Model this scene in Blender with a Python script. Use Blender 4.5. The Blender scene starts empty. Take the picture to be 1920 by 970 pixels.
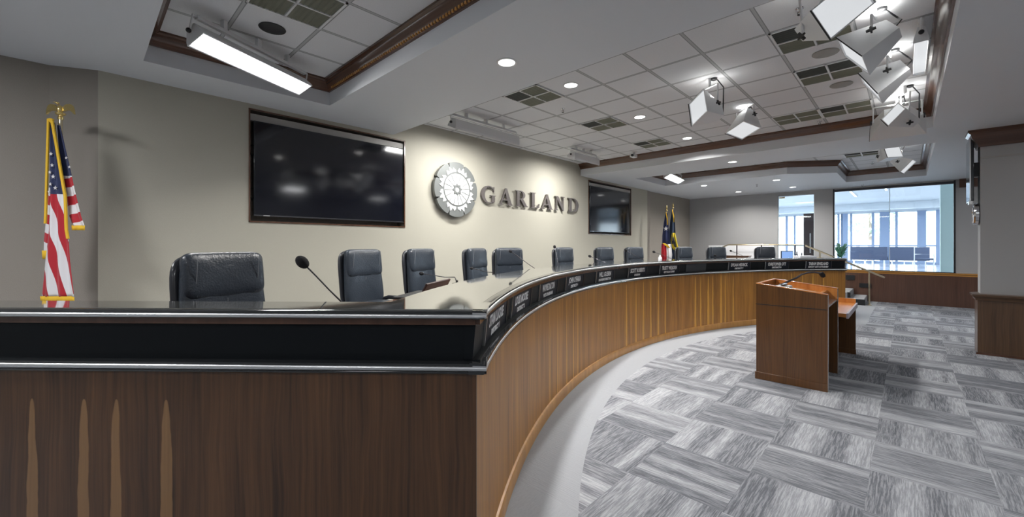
import bpy, bmesh, math, random
from math import sin, cos, pi, radians, degrees, atan2, sqrt
from mathutils import Vector, Matrix
from mathutils.geometry import tessellate_polygon
random.seed(7)
SC = bpy.context.scene
COL = SC.collection

# ------------------------------------------------------------------ camera
cam_data = bpy.data.cameras.new('camera'); cam = bpy.data.objects.new('camera', cam_data); COL.objects.link(cam)
cam_data.sensor_width = 36; cam_data.lens = 772.4/1920*36
cam_data.shift_y = (459.2-485)/1920
cam_data.clip_start = .05; cam_data.clip_end = 300
cam.location = (0, 0, 1.6); cam.rotation_euler = (radians(90), 0, radians(43.83))
SC.camera = cam
SC.view_settings.view_transform = 'Standard'; SC.view_settings.look = 'None'
SC.view_settings.gamma = 1; SC.view_settings.use_curve_mapping = False
SC.view_settings.exposure = 0.12
SC.cycles.use_denoising = True
SC.cycles.max_bounces = 8; SC.cycles.diffuse_bounces = 4; SC.cycles.glossy_bounces = 4
SC.cycles.transparent_max_bounces = 10; SC.cycles.sample_clamp_indirect = 6
SC.cycles.caustics_reflective = False; SC.cycles.caustics_refractive = False

# ------------------------------------------------------------------ world (bright hazy day outside the lobby)
W = bpy.data.worlds.new('world'); SC.world = W; W.use_nodes = True
wn = W.node_tree.nodes; wl = W.node_tree.links
wn['Background'].inputs[0].default_value = (.80, .90, 1.0, 1); wn['Background'].inputs[1].default_value = 6

sun = bpy.data.lights.new('sun', 'SUN'); sun.energy = 9; sun.angle = .02; sun_o = bpy.data.objects.new('sun', sun); COL.objects.link(sun_o)
sun_o.rotation_euler = Vector((.25, 1, -.8)).to_track_quat('-Z', 'Y').to_euler()
def area(name, loc, size, power, color=(1, 1, 1), direction=(0, 0, -1), size_y=None, shape=None, parent=None, spread=None):
    l = bpy.data.lights.new(name, 'AREA'); l.energy = power; l.color = color
    l.shape = shape or ('RECTANGLE' if size_y else 'DISK'); l.size = size
    if size_y: l.size_y = size_y
    if spread: l.spread = radians(spread)
    o = bpy.data.objects.new(name, l); COL.objects.link(o)
    o.rotation_euler = Vector(direction).to_track_quat('-Z', 'Y').to_euler(); o.location = loc
    if parent: o.parent = parent; o.location = Vector(loc)-parent.location
    return o

# ------------------------------------------------------------------ measured layout
SOF, TILE = 3.27, 3.55            # soffit and tile ceiling heights
CX, CY = 4.57, 5.92               # centre of the curved dais
PLAT = .50                        # raised platform behind the dais
FARY = 15.47
def wallx(y): return -5.584-.016*y
def polar(r, deg): return (CX+r*cos(radians(deg)), CY+r*sin(radians(deg)))
C0 = Vector((-1.268, 1.166)); DD = Vector((-.7399, -.6727)); NN = Vector((.6727, -.7399))  # straight end of dais: corner, run, outward normal

# ------------------------------------------------------------------ materials
def mat(name):
    m = bpy.data.materials.new(name); m.use_nodes = True
    return m, m.node_tree.nodes, m.node_tree.links, m.node_tree.nodes['Principled BSDF']
def plain(name, col, rough=.5, metal=0., emit=None, estr=0., coat=0., spec=.5, bump=None, ior=None):
    m, n, l, b = mat(name)
    b.inputs['Base Color'].default_value = (*col, 1); b.inputs['Roughness'].default_value = rough
    b.inputs['Metallic'].default_value = metal; b.inputs['Specular IOR Level'].default_value = spec
    b.inputs['Coat Weight'].default_value = coat
    if ior: b.inputs['IOR'].default_value = ior
    if emit: b.inputs['Emission Color'].default_value = (*emit, 1); b.inputs['Emission Strength'].default_value = estr
    if bump:
        t = n.new('ShaderNodeTexNoise'); t.inputs['Scale'].default_value = bump[0]; t.inputs['Detail'].default_value = 3
        bp = n.new('ShaderNodeBump'); bp.inputs['Strength'].default_value = bump[1]; bp.inputs['Distance'].default_value = .01
        c = n.new('ShaderNodeTexCoord'); l.new(c.outputs['Object'], t.inputs['Vector'])
        l.new(t.outputs['Fac'], bp.inputs['Height']); l.new(bp.outputs[0], b.inputs['Normal'])
        mx = n.new('ShaderNodeMix'); mx.data_type = 'RGBA'; mx.inputs[6].default_value = (*[c_*.93 for c_ in col], 1); mx.inputs[7].default_value = (*[min(1, c_*1.05) for c_ in col], 1)
        l.new(t.outputs['Fac'], mx.inputs[0]); l.new(mx.outputs[2], b.inputs['Base Color'])
    return m
def mth(n, l, op, a, b=None, c=None, clamp=False):
    x = n.new('ShaderNodeMath'); x.operation = op; x.use_clamp = clamp
    for i, v in enumerate((a, b, c)):
        if v is None: continue
        if isinstance(v, (int, float)): x.inputs[i].default_value = v
        else: l.new(v, x.inputs[i])
    return x.outputs[0]
def mixc(n, l, f, a, b):
    x = n.new('ShaderNodeMix'); x.data_type = 'RGBA'
    if isinstance(f, (int, float)): x.inputs[0].default_value = f
    else: l.new(f, x.inputs[0])
    for i, v in ((6, a), (7, b)):
        if isinstance(v, tuple): x.inputs[i].default_value = (*v, 1)
        else: l.new(v, x.inputs[i])
    return x.outputs[2]
def noise(n, l, vec, scale, detail=2, rough=.5):
    t = n.new('ShaderNodeTexNoise'); t.inputs['Scale'].default_value = scale; t.inputs['Detail'].default_value = detail
    t.inputs['Roughness'].default_value = rough; l.new(vec, t.inputs['Vector']); return t.outputs['Fac']
def comb(n, l, x, y, z=0.):
    c = n.new('ShaderNodeCombineXYZ')
    for i, v in enumerate((x, y, z)):
        if isinstance(v, (int, float)): c.inputs[i].default_value = v
        else: l.new(v, c.inputs[i])
    return c.outputs[0]
def wood(name, dark, light, stripes=(), stripe_col=(.4, .25, .08), grain=55, rough=.3, vt=(.0, 2.), coat=.3):
    """veneer: UV u = metres along the panel, v = height; stripes = list of (u, half width)"""
    m, n, l, b = mat(name)
    uv = n.new('ShaderNodeUVMap'); s = n.new('ShaderNodeSeparateXYZ'); l.new(uv.outputs[0], s.inputs[0])
    u, v = s.outputs[0], s.outputs[1]
    w = noise(n, l, comb(n, l, mth(n, l, 'MULTIPLY', u, 3), mth(n, l, 'MULTIPLY', v, 1.1)), 1.5, 2)
    u2 = mth(n, l, 'ADD', u, mth(n, l, 'MULTIPLY', mth(n, l, 'SUBTRACT', w, .5), .06))
    g1 = noise(n, l, comb(n, l, mth(n, l, 'MULTIPLY', u2, grain), mth(n, l, 'MULTIPLY', v, 1.2)), 1., 4, .6)
    g2 = noise(n, l, comb(n, l, mth(n, l, 'MULTIPLY', u2, grain*.12), mth(n, l, 'MULTIPLY', v, .5)), 1., 2)
    f = mth(n, l, 'ADD', mth(n, l, 'MULTIPLY', g1, 1.5), mth(n, l, 'MULTIPLY', g2, .9))
    f = mth(n, l, 'SUBTRACT', f, .72, clamp=True)
    col = mixc(n, l, f, dark, light)
    if stripes:
        w2 = noise(n, l, comb(n, l, mth(n, l, 'MULTIPLY', u, 9), mth(n, l, 'MULTIPLY', v, 5)), 1., 3)
        u3 = mth(n, l, 'ADD', u, mth(n, l, 'MULTIPLY', mth(n, l, 'SUBTRACT', w2, .5), .022))
        tot = None
        for (us, hw) in stripes:
            # flame figure: wide low down, tapering to a tip near the top
            tap = mth(n, l, 'MULTIPLY', mth(n, l, 'SUBTRACT', vt[1], v), 1/max(.05, vt[1]-vt[0]), clamp=True)
            hwv = mth(n, l, 'MULTIPLY', mth(n, l, 'POWER', tap, .30), hw)
            d = mth(n, l, 'ABSOLUTE', mth(n, l, 'SUBTRACT', u3, us))
            q = mth(n, l, 'DIVIDE', mth(n, l, 'SUBTRACT', hwv, d), .004, clamp=True)
            tot = q if tot is None else mth(n, l, 'MAXIMUM', tot, q)
        tot = mth(n, l, 'MULTIPLY', tot, mth(n, l, 'ADD', mth(n, l, 'MULTIPLY', g1, .5), .5))
        col = mixc(n, l, tot, col, stripe_col)
    l.new(col, b.inputs['Base Color']); b.inputs['Roughness'].default_value = rough
    b.inputs['Coat Weight'].default_value = coat; b.inputs['Coat Roughness'].default_value = .15
    return m

M = {}
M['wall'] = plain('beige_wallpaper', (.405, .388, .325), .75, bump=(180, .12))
M['wall_dark'] = plain('taupe_and_shaded_wallpaper', (.27, .245, .215), .75, bump=(160, .15))  # taupe of the television recesses; also paints the far return as less lit
M['wall_grey'] = plain('grey_wall_paint', (.37, .37, .37), .75, bump=(160, .1))
M['soffit'] = plain('painted_plaster', (.66, .685, .72), .6)
M['white'] = plain('white_enamel', (.72, .73, .74), .35)
M['lit_wall'] = plain('lit_wall_white', (.80, .81, .83), .5)  # white stands in for bright light on the far wall
M['black'] = plain('black_plastic', (.012, .013, .015), .45)
M['blackgloss'] = plain('black_gloss', (.010, .013, .018), .12, coat=.5)
M['screen'] = plain('dark_screen_glass', (.006, .007, .012), .09, spec=.6)
M['countertop'] = plain('dark_polished_counter', (.085, .088, .083), .05, ior=2.3, spec=.8)
_b = M['countertop'].node_tree.nodes['Principled BSDF']; _b.inputs['Coat Weight'].default_value = 1; _b.inputs['Coat IOR'].default_value = 2.2; _b.inputs['Coat Roughness'].default_value = .04
M['nosing'] = plain('pewter_metal_nosing', (.66, .67, .68), .34, metal=1.)
M['darknosing'] = plain('black_polished_nosing', (.018, .02, .022), .12, coat=.6)
M['blackband'] = plain('black_laminate', (.004, .006, .008), .5, spec=.2)
M['silver'] = plain('brushed_silver', (.62, .62, .62), .3, metal=1.)
M['brass'] = plain('satin_brass', (.62, .54, .38), .28, metal=1.)
M['gold'] = plain('gilt_metal', (.85, .66, .28), .25, metal=1.)
M['goldcloth'] = plain('gold_fringe', (.78, .48, .03), .8)
M['leather'] = plain('navy_leather', (.024, .032, .044), .36, bump=(90, .25), coat=.1)
M['leather2'] = plain('black_leather_shell', (.022, .024, .030), .32, coat=.2)
M['thread'] = plain('grey_thread', (.25, .26, .28), .6)
M['foam'] = plain('black_foam', (.010, .010, .012), .95, bump=(400, .6))
M['steel'] = plain('dark_steel', (.09, .09, .10), .3, metal=.9)
M['chrome'] = plain('chrome', (.7, .7, .72), .12, metal=1.)
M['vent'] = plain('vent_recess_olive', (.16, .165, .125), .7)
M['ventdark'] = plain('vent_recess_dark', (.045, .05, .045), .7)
M['lamp'] = plain('lamp_lens', (.9, .9, .9), .5, emit=(1, .98, .95), estr=9)
M['lamp_soft'] = plain('lit_diffuser', (.25, .25, .25), .6, emit=(.94, .97, 1), estr=.62)
M['tube'] = plain('lit_fluorescent_diffuser', (.9, .9, .9), .5, emit=(.97, .98, 1), estr=5)
M['plate'] = plain('nameplate_black', (.012, .016, .026), .5, spec=.2)
M['text'] = plain('white_lettering', (.95, .95, .95), .6, emit=None)
M['letters'] = plain('grey_metal_letters', (.13, .115, .11), .4, metal=.3)
M['seal'] = plain('grey_seal_metal', (.17, .18, .175), .4, metal=.3)
M['sealwhite'] = plain('seal_white', (.85, .85, .84), .6)
M['red'] = plain('flag_red', (.42, .010, .022), .8)
M['flagwhite'] = plain('flag_white', (.74, .73, .74), .8)
M['blue'] = plain('flag_blue', (.018, .026, .085), .8)
M['flagnavy'] = plain('flag_navy', (.016, .03, .06), .8)
M['flagyellow'] = plain('flag_yellow', (.55, .42, .02), .8)
M['navyfabric'] = plain('navy_upholstery', (.045, .06, .11), .7)
M['leaf'] = plain('plant_leaf', (.02, .10, .04), .5)
M['pot'] = plain('dark_pot', (.05, .05, .06), .4)
M['paper'] = plain('paper', (.78, .80, .86), .6)
M['bluescreen'] = plain('lit_blue_screen', (.05, .1, .2), .3, emit=(.25, .42, .8), estr=.9)
M['lobbyfloor'] = plain('pale_terrazzo', (.42, .44, .48), .12)
M['lobbywhite'] = plain('lobby_white', (.62, .66, .70), .6)
M['mullion'] = plain('blue_grey_mullion', (.26, .33, .48), .5)
M['facade'] = plain('pale_facade', (.75, .77, .80), .7)
M['facadewin'] = plain('facade_window', (.42, .48, .56), .3)
M['treeleaf'] = plain('tree_foliage', (.42, .50, .40), .8)
M['bark'] = plain('bark', (.25, .2, .16), .8)
M['ground'] = plain('paving', (.7, .7, .7), .8)
M['darkwoodpanel'] = plain('dark_maroon_panel', (.04, .022, .02), .4)
M['greybox'] = plain('grey_trim_plate', (.35, .34, .32), .5)
M['stepcarpet'] = plain('step_carpet', (.38, .39, .41), .9, bump=(300, .4))
M['oak'] = None
th_start = degrees(atan2(C0.y-CY, C0.x-CX)) % 360      # 219.2
th_end = 136.7
ulen = lambda th: radians(th_start-th)*7.6
strp = [(ulen(t), h) for t, h in ((202.3, .012), (200.3, .014), (198.0, .015), (196.3, .016), (195.2, .014), (182.9, .028), (180.5, .022), (178.7, .032), (176.9, .026), (175.1, .030), (173.4, .02),
        (166.4, .032), (165.2, .026), (163.5, .034), (162.5, .026), (160.7, .032), (159.8, .022), (158.1, .022), (146.4, .026), (144.4, .022), (142.5, .03), (140.6, .02))]
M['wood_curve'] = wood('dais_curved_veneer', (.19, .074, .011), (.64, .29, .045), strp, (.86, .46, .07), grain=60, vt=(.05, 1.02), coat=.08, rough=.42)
M['wood_end_unlit'] = wood('dais_end_unlit_veneer', (.024, .011, .006), (.15, .070, .028), [(1.985, .030), (1.755, .032), (1.612, .030), (1.385, .034), (2.35, .03), (2.6, .03)], (.30, .165, .07), grain=60, vt=(.2, .93), coat=.1, rough=.4)  # same veneer as the curve, darkened as if unlit
M['wood_trim'] = wood('honey_base_trim', (.36, .16, .03), (.68, .35, .09), grain=8)
M['wood_podium'] = wood('cherry_veneer', (.045, .018, .005), (.145, .062, .017), grain=70)
M['wood_orange'] = wood('orange_cherry_top', (.38, .13, .028), (.62, .26, .07), grain=20, rough=.25)
M['wood_dark'] = wood('walnut_trim', (.055, .024, .014), (.13, .06, .035), grain=10, rough=.25)
M['wood_wains'] = wood('walnut_wainscot', (.055, .026, .018), (.135, .066, .042), grain=60)
M['wood_pier'] = wood('pier_wainscot_veneer', (.055, .028, .014), (.14, .075, .036), grain=60)

def glass(name, tint=(.925, .97, .98), refl=.10):
    m, n, l, b = mat(name); n.remove(b)
    t = n.new('ShaderNodeBsdfTransparent'); t.inputs[0].default_value = (*tint, 1)
    g = n.new('ShaderNodeBsdfGlossy'); g.inputs['Roughness'].default_value = .02
    f = n.new('ShaderNodeFresnel'); f.inputs[0].default_value = 1.5
    x = n.new('ShaderNodeMixShader'); l.new(f.outputs[0], x.inputs[0]); l.new(t.outputs[0], x.inputs[1]); l.new(g.outputs[0], x.inputs[2])
    l.new(x.outputs[0], n['Material Output'].inputs[0]); return m
M['glass'] = glass('clear_glass')
M['glassedge'] = plain('polished_glass_edge', (.75, .85, .86), .15, spec=.8)

def tile_mat():
    m, n, l, b = mat('acoustic_ceiling_tile')
    tc = n.new('ShaderNodeTexCoord'); s = n.new('ShaderNodeSeparateXYZ'); l.new(tc.outputs['Object'], s.inputs[0])
    def dist(c, o):
        a = mth(n, l, 'DIVIDE', mth(n, l, 'SUBTRACT', c, o), .58)
        fr = mth(n, l, 'FRACT', mth(n, l, 'ADD', a, 100.))
        return mth(n, l, 'MULTIPLY', mth(n, l, 'SUBTRACT', .5, mth(n, l, 'ABSOLUTE', mth(n, l, 'SUBTRACT', fr, .5))), .58)
    d = mth(n, l, 'MINIMUM', dist(s.outputs[0], -.927), dist(s.outputs[1], 3.8))
    line = mth(n, l, 'LESS_THAN', d, .011)
    edge = mth(n, l, 'LESS_THAN', mth(n, l, 'ABSOLUTE', mth(n, l, 'SUBTRACT', d, .015)), .004)
    sp = noise(n, l, tc.outputs['Object'], 120, 3)
    base = mixc(n, l, sp, (.62, .63, .65), (.74, .75, .77))
    c = mixc(n, l, edge, base, (.25, .26, .27))  # dark rim paints the shadow gap beside the grid bars
    c = mixc(n, l, line, c, (.42, .43, .44))
    l.new(c, b.inputs['Base Color']); b.inputs['Roughness'].default_value = .8
    bp = n.new('ShaderNodeBump'); bp.inputs['Strength'].default_value = .2; bp.inputs['Distance'].default_value = .005
    l.new(sp, bp.inputs['Height']); l.new(bp.outputs[0], b.inputs['Normal'])
    return m
M['tile'] = tile_mat()

def carpet_mat():
    m, n, l, b = mat('carpet_tiles')
    tc = n.new('ShaderNodeTexCoord'); s = n.new('ShaderNodeSeparateXYZ'); l.new(tc.outputs['Object'], s.inputs[0])
    x, y = s.outputs[0], s.outputs[1]
    T = .61
    ax = mth(n, l, 'DIVIDE', mth(n, l, 'ADD', x, .19), T); ay = mth(n, l, 'DIVIDE', mth(n, l, 'SUBTRACT', y, 3.87), T)
    ix, iy = mth(n, l, 'FLOOR', ax), mth(n, l, 'FLOOR', ay)
    par = mth(n, l, 'FLOORED_MODULO', mth(n, l, 'ADD', ix, iy), 2.)     # 0 -> streaks along x
    par = mth(n, l, 'GREATER_THAN', par, .5)
    fx, fy = mth(n, l, 'SUBTRACT', ax, ix), mth(n, l, 'SUBTRACT', ay, iy)
    # across / along the streaks
    inv = mth(n, l, 'SUBTRACT', 1., par)
    ac = mth(n, l, 'ADD', mth(n, l, 'MULTIPLY', fy, inv), mth(n, l, 'MULTIPLY', fx, par))
    al = mth(n, l, 'ADD', mth(n, l, 'MULTIPLY', fx, inv), mth(n, l, 'MULTIPLY', fy, par))
    wn_ = n.new('ShaderNodeTexWhiteNoise'); wn_.noise_dimensions = '2D'; l.new(comb(n, l, ix, iy), wn_.inputs['Vector'])
    rnd = mth(n, l, 'MULTIPLY', wn_.outputs['Value'], 37.)
    band = noise(n, l, comb(n, l, mth(n, l, 'MULTIPLY', ac, 3.2), mth(n, l, 'MULTIPLY', al, .12), rnd), 1., 1)
    band = mth(n, l, 'MULTIPLY', mth(n, l, 'SUBTRACT', band, .44), 6.0, clamp=True)
    fine = noise(n, l, comb(n, l, mth(n, l, 'MULTIPLY', ac, 62), mth(n, l, 'MULTIPLY', al, 3.5), rnd), 1., 3, .75)
    fine = mth(n, l, 'MULTIPLY', mth(n, l, 'SUBTRACT', fine, .42), 5.5, clamp=True)
    tone = mth(n, l, 'ADD', mth(n, l, 'MULTIPLY', band, .44), mth(n, l, 'MULTIPLY', fine, .42))
    tone = mth(n, l, 'ADD', tone, mth(n, l, 'MULTIPLY', mth(n, l, 'SUBTRACT', wn_.outputs['Value'], .5), .22), clamp=True)
    c = mixc(n, l, tone, (.115, .122, .14), (.47, .485, .515))
    # plain border carpet that follows the dais
    dx, dy = mth(n, l, 'SUBTRACT', x, CX), mth(n, l, 'SUBTRACT', y, CY)
    r = mth(n, l, 'SQRT', mth(n, l, 'ADD', mth(n, l, 'MULTIPLY', dx, dx), mth(n, l, 'MULTIPLY', dy, dy)))
    bm_ = mth(n, l, 'GREATER_THAN', r, 7.13)
    bm_ = mth(n, l, 'MULTIPLY', bm_, mth(n, l, 'LESS_THAN', x, -.6))
    pl = noise(n, l, tc.outputs['Object'], 500, 2)
    c = mixc(n, l, bm_, c, mixc(n, l, pl, (.29, .305, .325), (.36, .375, .40)))
    l.new(c, b.inputs['Base Color']); b.inputs['Roughness'].default_value = .95; b.inputs['Specular IOR Level'].default_value = .2
    bp = n.new('ShaderNodeBump'); bp.inputs['Strength'].default_value = .4; bp.inputs['Distance'].default_value = .006
    l.new(fine, bp.inputs['Height']); l.new(bp.outputs[0], b.inputs['Normal'])
    return m
M['carpet'] = carpet_mat()

# ------------------------------------------------------------------ mesh helpers
class MB:
    def __init__(s): s.v = []; s.f = []; s.uv = {}
    def add(s, vs, fs, T=None, uvs=None):
        o = len(s.v)
        for v in vs: s.v.append(tuple(T @ Vector(v)) if T else tuple(v))
        for i, f in enumerate(fs):
            if uvs: s.uv[len(s.f)] = uvs[i]
            s.f.append(tuple(o+k for k in f))
        return s
    def box(s, a, b, T=None):
        x0, y0, z0 = a; x1, y1, z1 = b
        vs = [(x0,y0,z0),(x1,y0,z0),(x1,y1,z0),(x0,y1,z0),(x0,y0,z1),(x1,y0,z1),(x1,y1,z1),(x0,y1,z1)]
        return s.add(vs, [(0,3,2,1),(4,5,6,7),(0,1,5,4),(1,2,6,5),(2,3,7,6),(3,0,4,7)], T)
    def prism(s, pts, z0, z1, T=None):
        n = len(pts); vs = [(x,y,z0) for x,y in pts]+[(x,y,z1) for x,y in pts]
        A = sum(pts[i][0]*pts[(i+1)%n][1]-pts[(i+1)%n][0]*pts[i][1] for i in range(n))
        fs = [tuple(range(n))[::-1], tuple(range(n, 2*n))]+[(i,(i+1)%n,n+(i+1)%n,n+i) for i in range(n)]
        if A < 0: fs = [f[::-1] for f in fs]
        return s.add(vs, fs, T)
    def tube(s, pts, r, n=8, cap=True, T=None):
        pts = [Vector(p) for p in pts]; rs = r if isinstance(r, (list, tuple)) else [r]*len(pts)
        vs = []; up = None
        for i, p in enumerate(pts):
            d = (pts[min(i+1, len(pts)-1)]-pts[max(i-1, 0)]).normalized()
            if up is None: up = Vector((0,0,1)) if abs(d.z) < .9 else Vector((1,0,0))
            a = d.cross(up).normalized(); b_ = a.cross(d).normalized(); up = b_
            for k in range(n):
                t = 2*pi*k/n; vs.append(tuple(p+a*cos(t)*rs[i]+b_*sin(t)*rs[i]))
        fs = [(i*n+k, i*n+(k+1)%n, (i+1)*n+(k+1)%n, (i+1)*n+k) for i in range(len(pts)-1) for k in range(n)]
        if cap: fs += [tuple(range(n))[::-1], tuple(range((len(pts)-1)*n, len(pts)*n))]
        return s.add(vs, fs, T)
    def lathe(s, prof, n=20, T=None):
        vs = []; m = len(prof)
        for r, z in prof:
            for k in range(n): vs.append((r*cos(2*pi*k/n), r*sin(2*pi*k/n), z))
        fs = [(i*n+k, i*n+(k+1)%n, (i+1)*n+(k+1)%n, (i+1)*n+k) for i in range(m-1) for k in range(n)]
        fs += [tuple(range(n))[::-1], tuple(range((m-1)*n, m*n))]
        return s.add(vs, fs, T)
    def ell(s, c, r, n=14, m=9, T=None):
        prof = []
        for i in range(m+1):
            a = -pi/2+pi*i/m; prof.append((max(1e-4, cos(a)), sin(a)))
        t = Matrix.Translation(c) @ Matrix.Diagonal((*r, 1)); return s.lathe(prof, n, (T @ t) if T else t)
    def arc(s, prof, a0, a1, n=90, closed=True, u0=0, caps=True):
        """sweep profile [(r, z)] about the dais centre from angle a0 to a1; u = arc length"""
        m = len(prof); vs = []; fs = []; uvs = []
        for i in range(n+1):
            a = a0+(a1-a0)*i/n
            for r, z in prof: vs.append((*polar(r, a), z))
        L = abs(radians(a1-a0))*7.6
        cum = [0]
        for j in range(m): cum.append(cum[-1]+math.hypot(prof[(j+1)%m][0]-prof[j][0], prof[(j+1)%m][1]-prof[j][1]))
        for i in range(n):
            for j in range(m if closed else m-1):
                k = (j+1) % m
                fs.append((i*m+j, (i+1)*m+j, (i+1)*m+k, i*m+k))
                ua, ub = u0+L*i/n, u0+L*(i+1)/n
                flat = abs(prof[j][1]-prof[k][1]) < .3*abs(prof[j][0]-prof[k][0])
                va, vb = (prof[j][0], prof[k][0]) if flat else (prof[j][1], prof[k][1])
                uvs.append([(ua, va), (ub, va), (ub, vb), (ua, vb)])
        if closed and caps:
            fs.append(tuple(range(m))); uvs.append([(r, z) for r, z in prof])
            fs.append(tuple(range(n*m, n*m+m))[::-1]); uvs.append([(r, z) for r, z in prof][::-1])
        return s.add(vs, fs, None, uvs)
    def sweep(s, prof, path, closed_path=False):
        """profile [(out, z)] along a 2-D path, 'out' to the left of travel, mitred"""
        n = len(path); m = len(prof); P = [Vector(p) for p in path]; vs = []
        for i, p in enumerate(P):
            if closed_path: a, b_ = P[i-1], P[(i+1) % n]
            else: a, b_ = P[max(i-1, 0)], P[min(i+1, n-1)]
            d1 = (p-a).normalized() if (p-a).length > 1e-6 else (b_-p).normalized()
            d2 = (b_-p).normalized() if (b_-p).length > 1e-6 else d1
            n1 = Vector((-d1.y, d1.x)); n2 = Vector((-d2.y, d2.x)); k = (n1+n2); k = k/max(.3, k.dot(n1))
            for o, z in prof: q = p+k*o; vs.append((q.x, q.y, z))
        fs = []; uvs = []; L = 0
        for i in range(n if closed_path else n-1):
            j2 = (i+1) % n; dl = (P[j2]-P[i]).length
            for j in range(m):
                k = (j+1) % m; fs.append((i*m+j, j2*m+j, j2*m+k, i*m+k))
                uvs.append([(prof[j][1]*3+prof[j][0]*3, L*.1), (prof[j][1]*3+prof[j][0]*3, (L+dl)*.1), (prof[k][1]*3+prof[k][0]*3, (L+dl)*.1), (prof[k][1]*3+prof[k][0]*3, L*.1)])
            L += dl
        if not closed_path:
            fs += [tuple(range(m)), tuple(range((n-1)*m, n*m))[::-1]]; uvs += [[(0, 0)]*m, [(0, 0)]*m]
        return s.add(vs, fs, None, uvs)
    def build(s, name, m, parent=None, smooth=False, bevel=0, world=False, seg=2, angle=None):
        me = bpy.data.meshes.new(name)
        vs = s.v
        if world and parent: vs = [tuple(Vector(v)-parent.location) for v in vs]
        me.from_pydata(vs, [], s.f)
        uvl = me.uv_layers.new(name='UVMap')
        for p in me.polygons:
            if p.index in s.uv:
                for k, li in enumerate(p.loop_indices): uvl.data[li].uv = s.uv[p.index][k]
            else:
                nx, ny, nz = (abs(c) for c in p.normal)
                for li in p.loop_indices:
                    c = me.vertices[me.loops[li].vertex_index].co
                    uvl.data[li].uv = (c.x, c.y) if nz > .75 else ((c.x, c.z) if ny > nx else (c.y, c.z))
        bm = bmesh.new(); bm.from_mesh(me); bmesh.ops.recalc_face_normals(bm, faces=bm.faces); bm.to_mesh(me); bm.free()
        if m: me.materials.append(m)
        if smooth:
            for p in me.polygons: p.use_smooth = True
            me.set_sharp_from_angle(angle=radians(angle or 40))
        o = bpy.data.objects.new(name, me); COL.objects.link(o)
        if parent: o.parent = parent
        if bevel:
            b = o.modifiers.new('bevel', 'BEVEL'); b.width = bevel; b.segments = seg; b.limit_method = 'ANGLE'; b.angle_limit = radians(35); b.harden_normals = False
            for p in me.polygons: p.use_smooth = True
            me.set_sharp_from_angle(angle=radians(60))
        return o
def thing(name, label, cat, loc=(0, 0, 0), rotz=0, group=None):
    o = bpy.data.objects.new(name, None); o.empty_display_size = .1; COL.objects.link(o)
    o.location = loc; o.rotation_euler = (0, 0, rotz); o['label'] = label; o['category'] = cat
    if group: o['group'] = group
    return o
def tag(o, label, cat, group=None):
    o['label'] = label; o['category'] = cat
    if group: o['group'] = group
    return o
def struct(o): o['kind'] = 'structure'; return o
def dup(root, loc, rotz=None, label=None):
    r = root.copy(); COL.objects.link(r); r.location = loc
    if rotz is not None: r.rotation_euler = (0, 0, rotz)
    if label: r['label'] = label
    for ch in list(root.children):
        c = ch.copy(); COL.objects.link(c); c.parent = r
        for g in list(ch.children):
            d = g.copy(); COL.objects.link(d); d.parent = c
    return r
def poly_holes(outer, holes, z=0, f=lambda x, y: (x, y, 0)):
    loops = [[Vector((x, y, 0)) for x, y in outer]]+[[Vector((x, y, 0)) for x, y in h] for h in holes]
    tris = tessellate_polygon(loops); pts = [p for L in loops for p in L]
    return [f(p.x, p.y) for p in pts], [tuple(t) for t in tris]
def text_mesh(body, size, cx=0, cy=0, sx=1., offset=0.):
    cu = bpy.data.curves.new('t', 'FONT'); cu.body = body; cu.size = size; cu.align_x = 'CENTER'; cu.align_y = 'CENTER'
    cu.resolution_u = 2; cu.offset = offset
    o = bpy.data.objects.new('t', cu); COL.objects.link(o)
    dg = bpy.context.evaluated_depsgraph_get(); dg.update()
    me = bpy.data.meshes.new_from_object(o.evaluated_get(dg)); bpy.data.objects.remove(o); 
    vs = [(v.co.x*sx+cx, v.co.y+cy, 0) for v in me.vertices]; fs = [tuple(p.vertices) for p in me.polygons]
    bpy.data.meshes.remove(me); return vs, fs

# ================================================================== STRUCTURE
XR = 3.4; YB = -3.6
struct(MB().box((-6.3, YB, -.12), (XR, FARY+.1, 0)).build('floor', M['carpet']))
# --- soffit ceiling with three coffers
trayA = [(-5.0, .38), (.26, .38), (.26, 2.05), (-5.0, 2.05)]
trayB = [(-6.05, 3.26), (.26, 3.26), (.26, 8.36), (-6.05, 8.36)]
trayC = [(-4.95, 9.65), (.33, 9.65), (.33, 14.1), (-1.18, 14.1), (-1.18, 12.1), (-2.05, 11.5), (-4.95, 11.42)]
cm = MB()
outer = [(-6.25, YB), (XR, YB), (XR, FARY+.15), (-6.25, FARY+.15)]
vs, fs = poly_holes(outer, [trayA, trayB, trayC], f=lambda x, y: (x, y, SOF)); cm.add(vs, fs)
for tr in (trayA, trayB, trayC):
    n = len(tr); vs = [(x, y, SOF) for x, y in tr]+[(x, y, TILE+.02) for x, y in tr]
    cm.add(vs, [(i, (i+1) % n, n+(i+1) % n, n+i) for i in range(n)])
struct(cm.build('ceiling', M['soffit']))
for i, tr in enumerate((trayA, trayB, trayC)):
    n = len(tr); cen = Vector((sum(p[0] for p in tr)/n, sum(p[1] for p in tr)/n))
    mb = MB(); vs, fs = poly_holes(tr, [], f=lambda x, y: (x, y, TILE)); mb.add(vs, fs)
    vs, fs = poly_holes(tr, [], f=lambda x, y: (x, y, TILE+.03)); mb.add(vs, fs)
    struct(mb.build('ceiling', M['tile']))
crown = [(0, TILE-.125), (.018, TILE-.125), (.025, TILE-.10), (.045, TILE-.075), (.07, TILE-.05), (.078, TILE-.03), (.10, TILE-.02), (.10, TILE), (0, TILE)]
def crown_run(path, nm, closed=False): struct(MB().sweep(crown, path, closed).build(nm, M['wood_dark'], smooth=True, angle=30))
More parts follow.
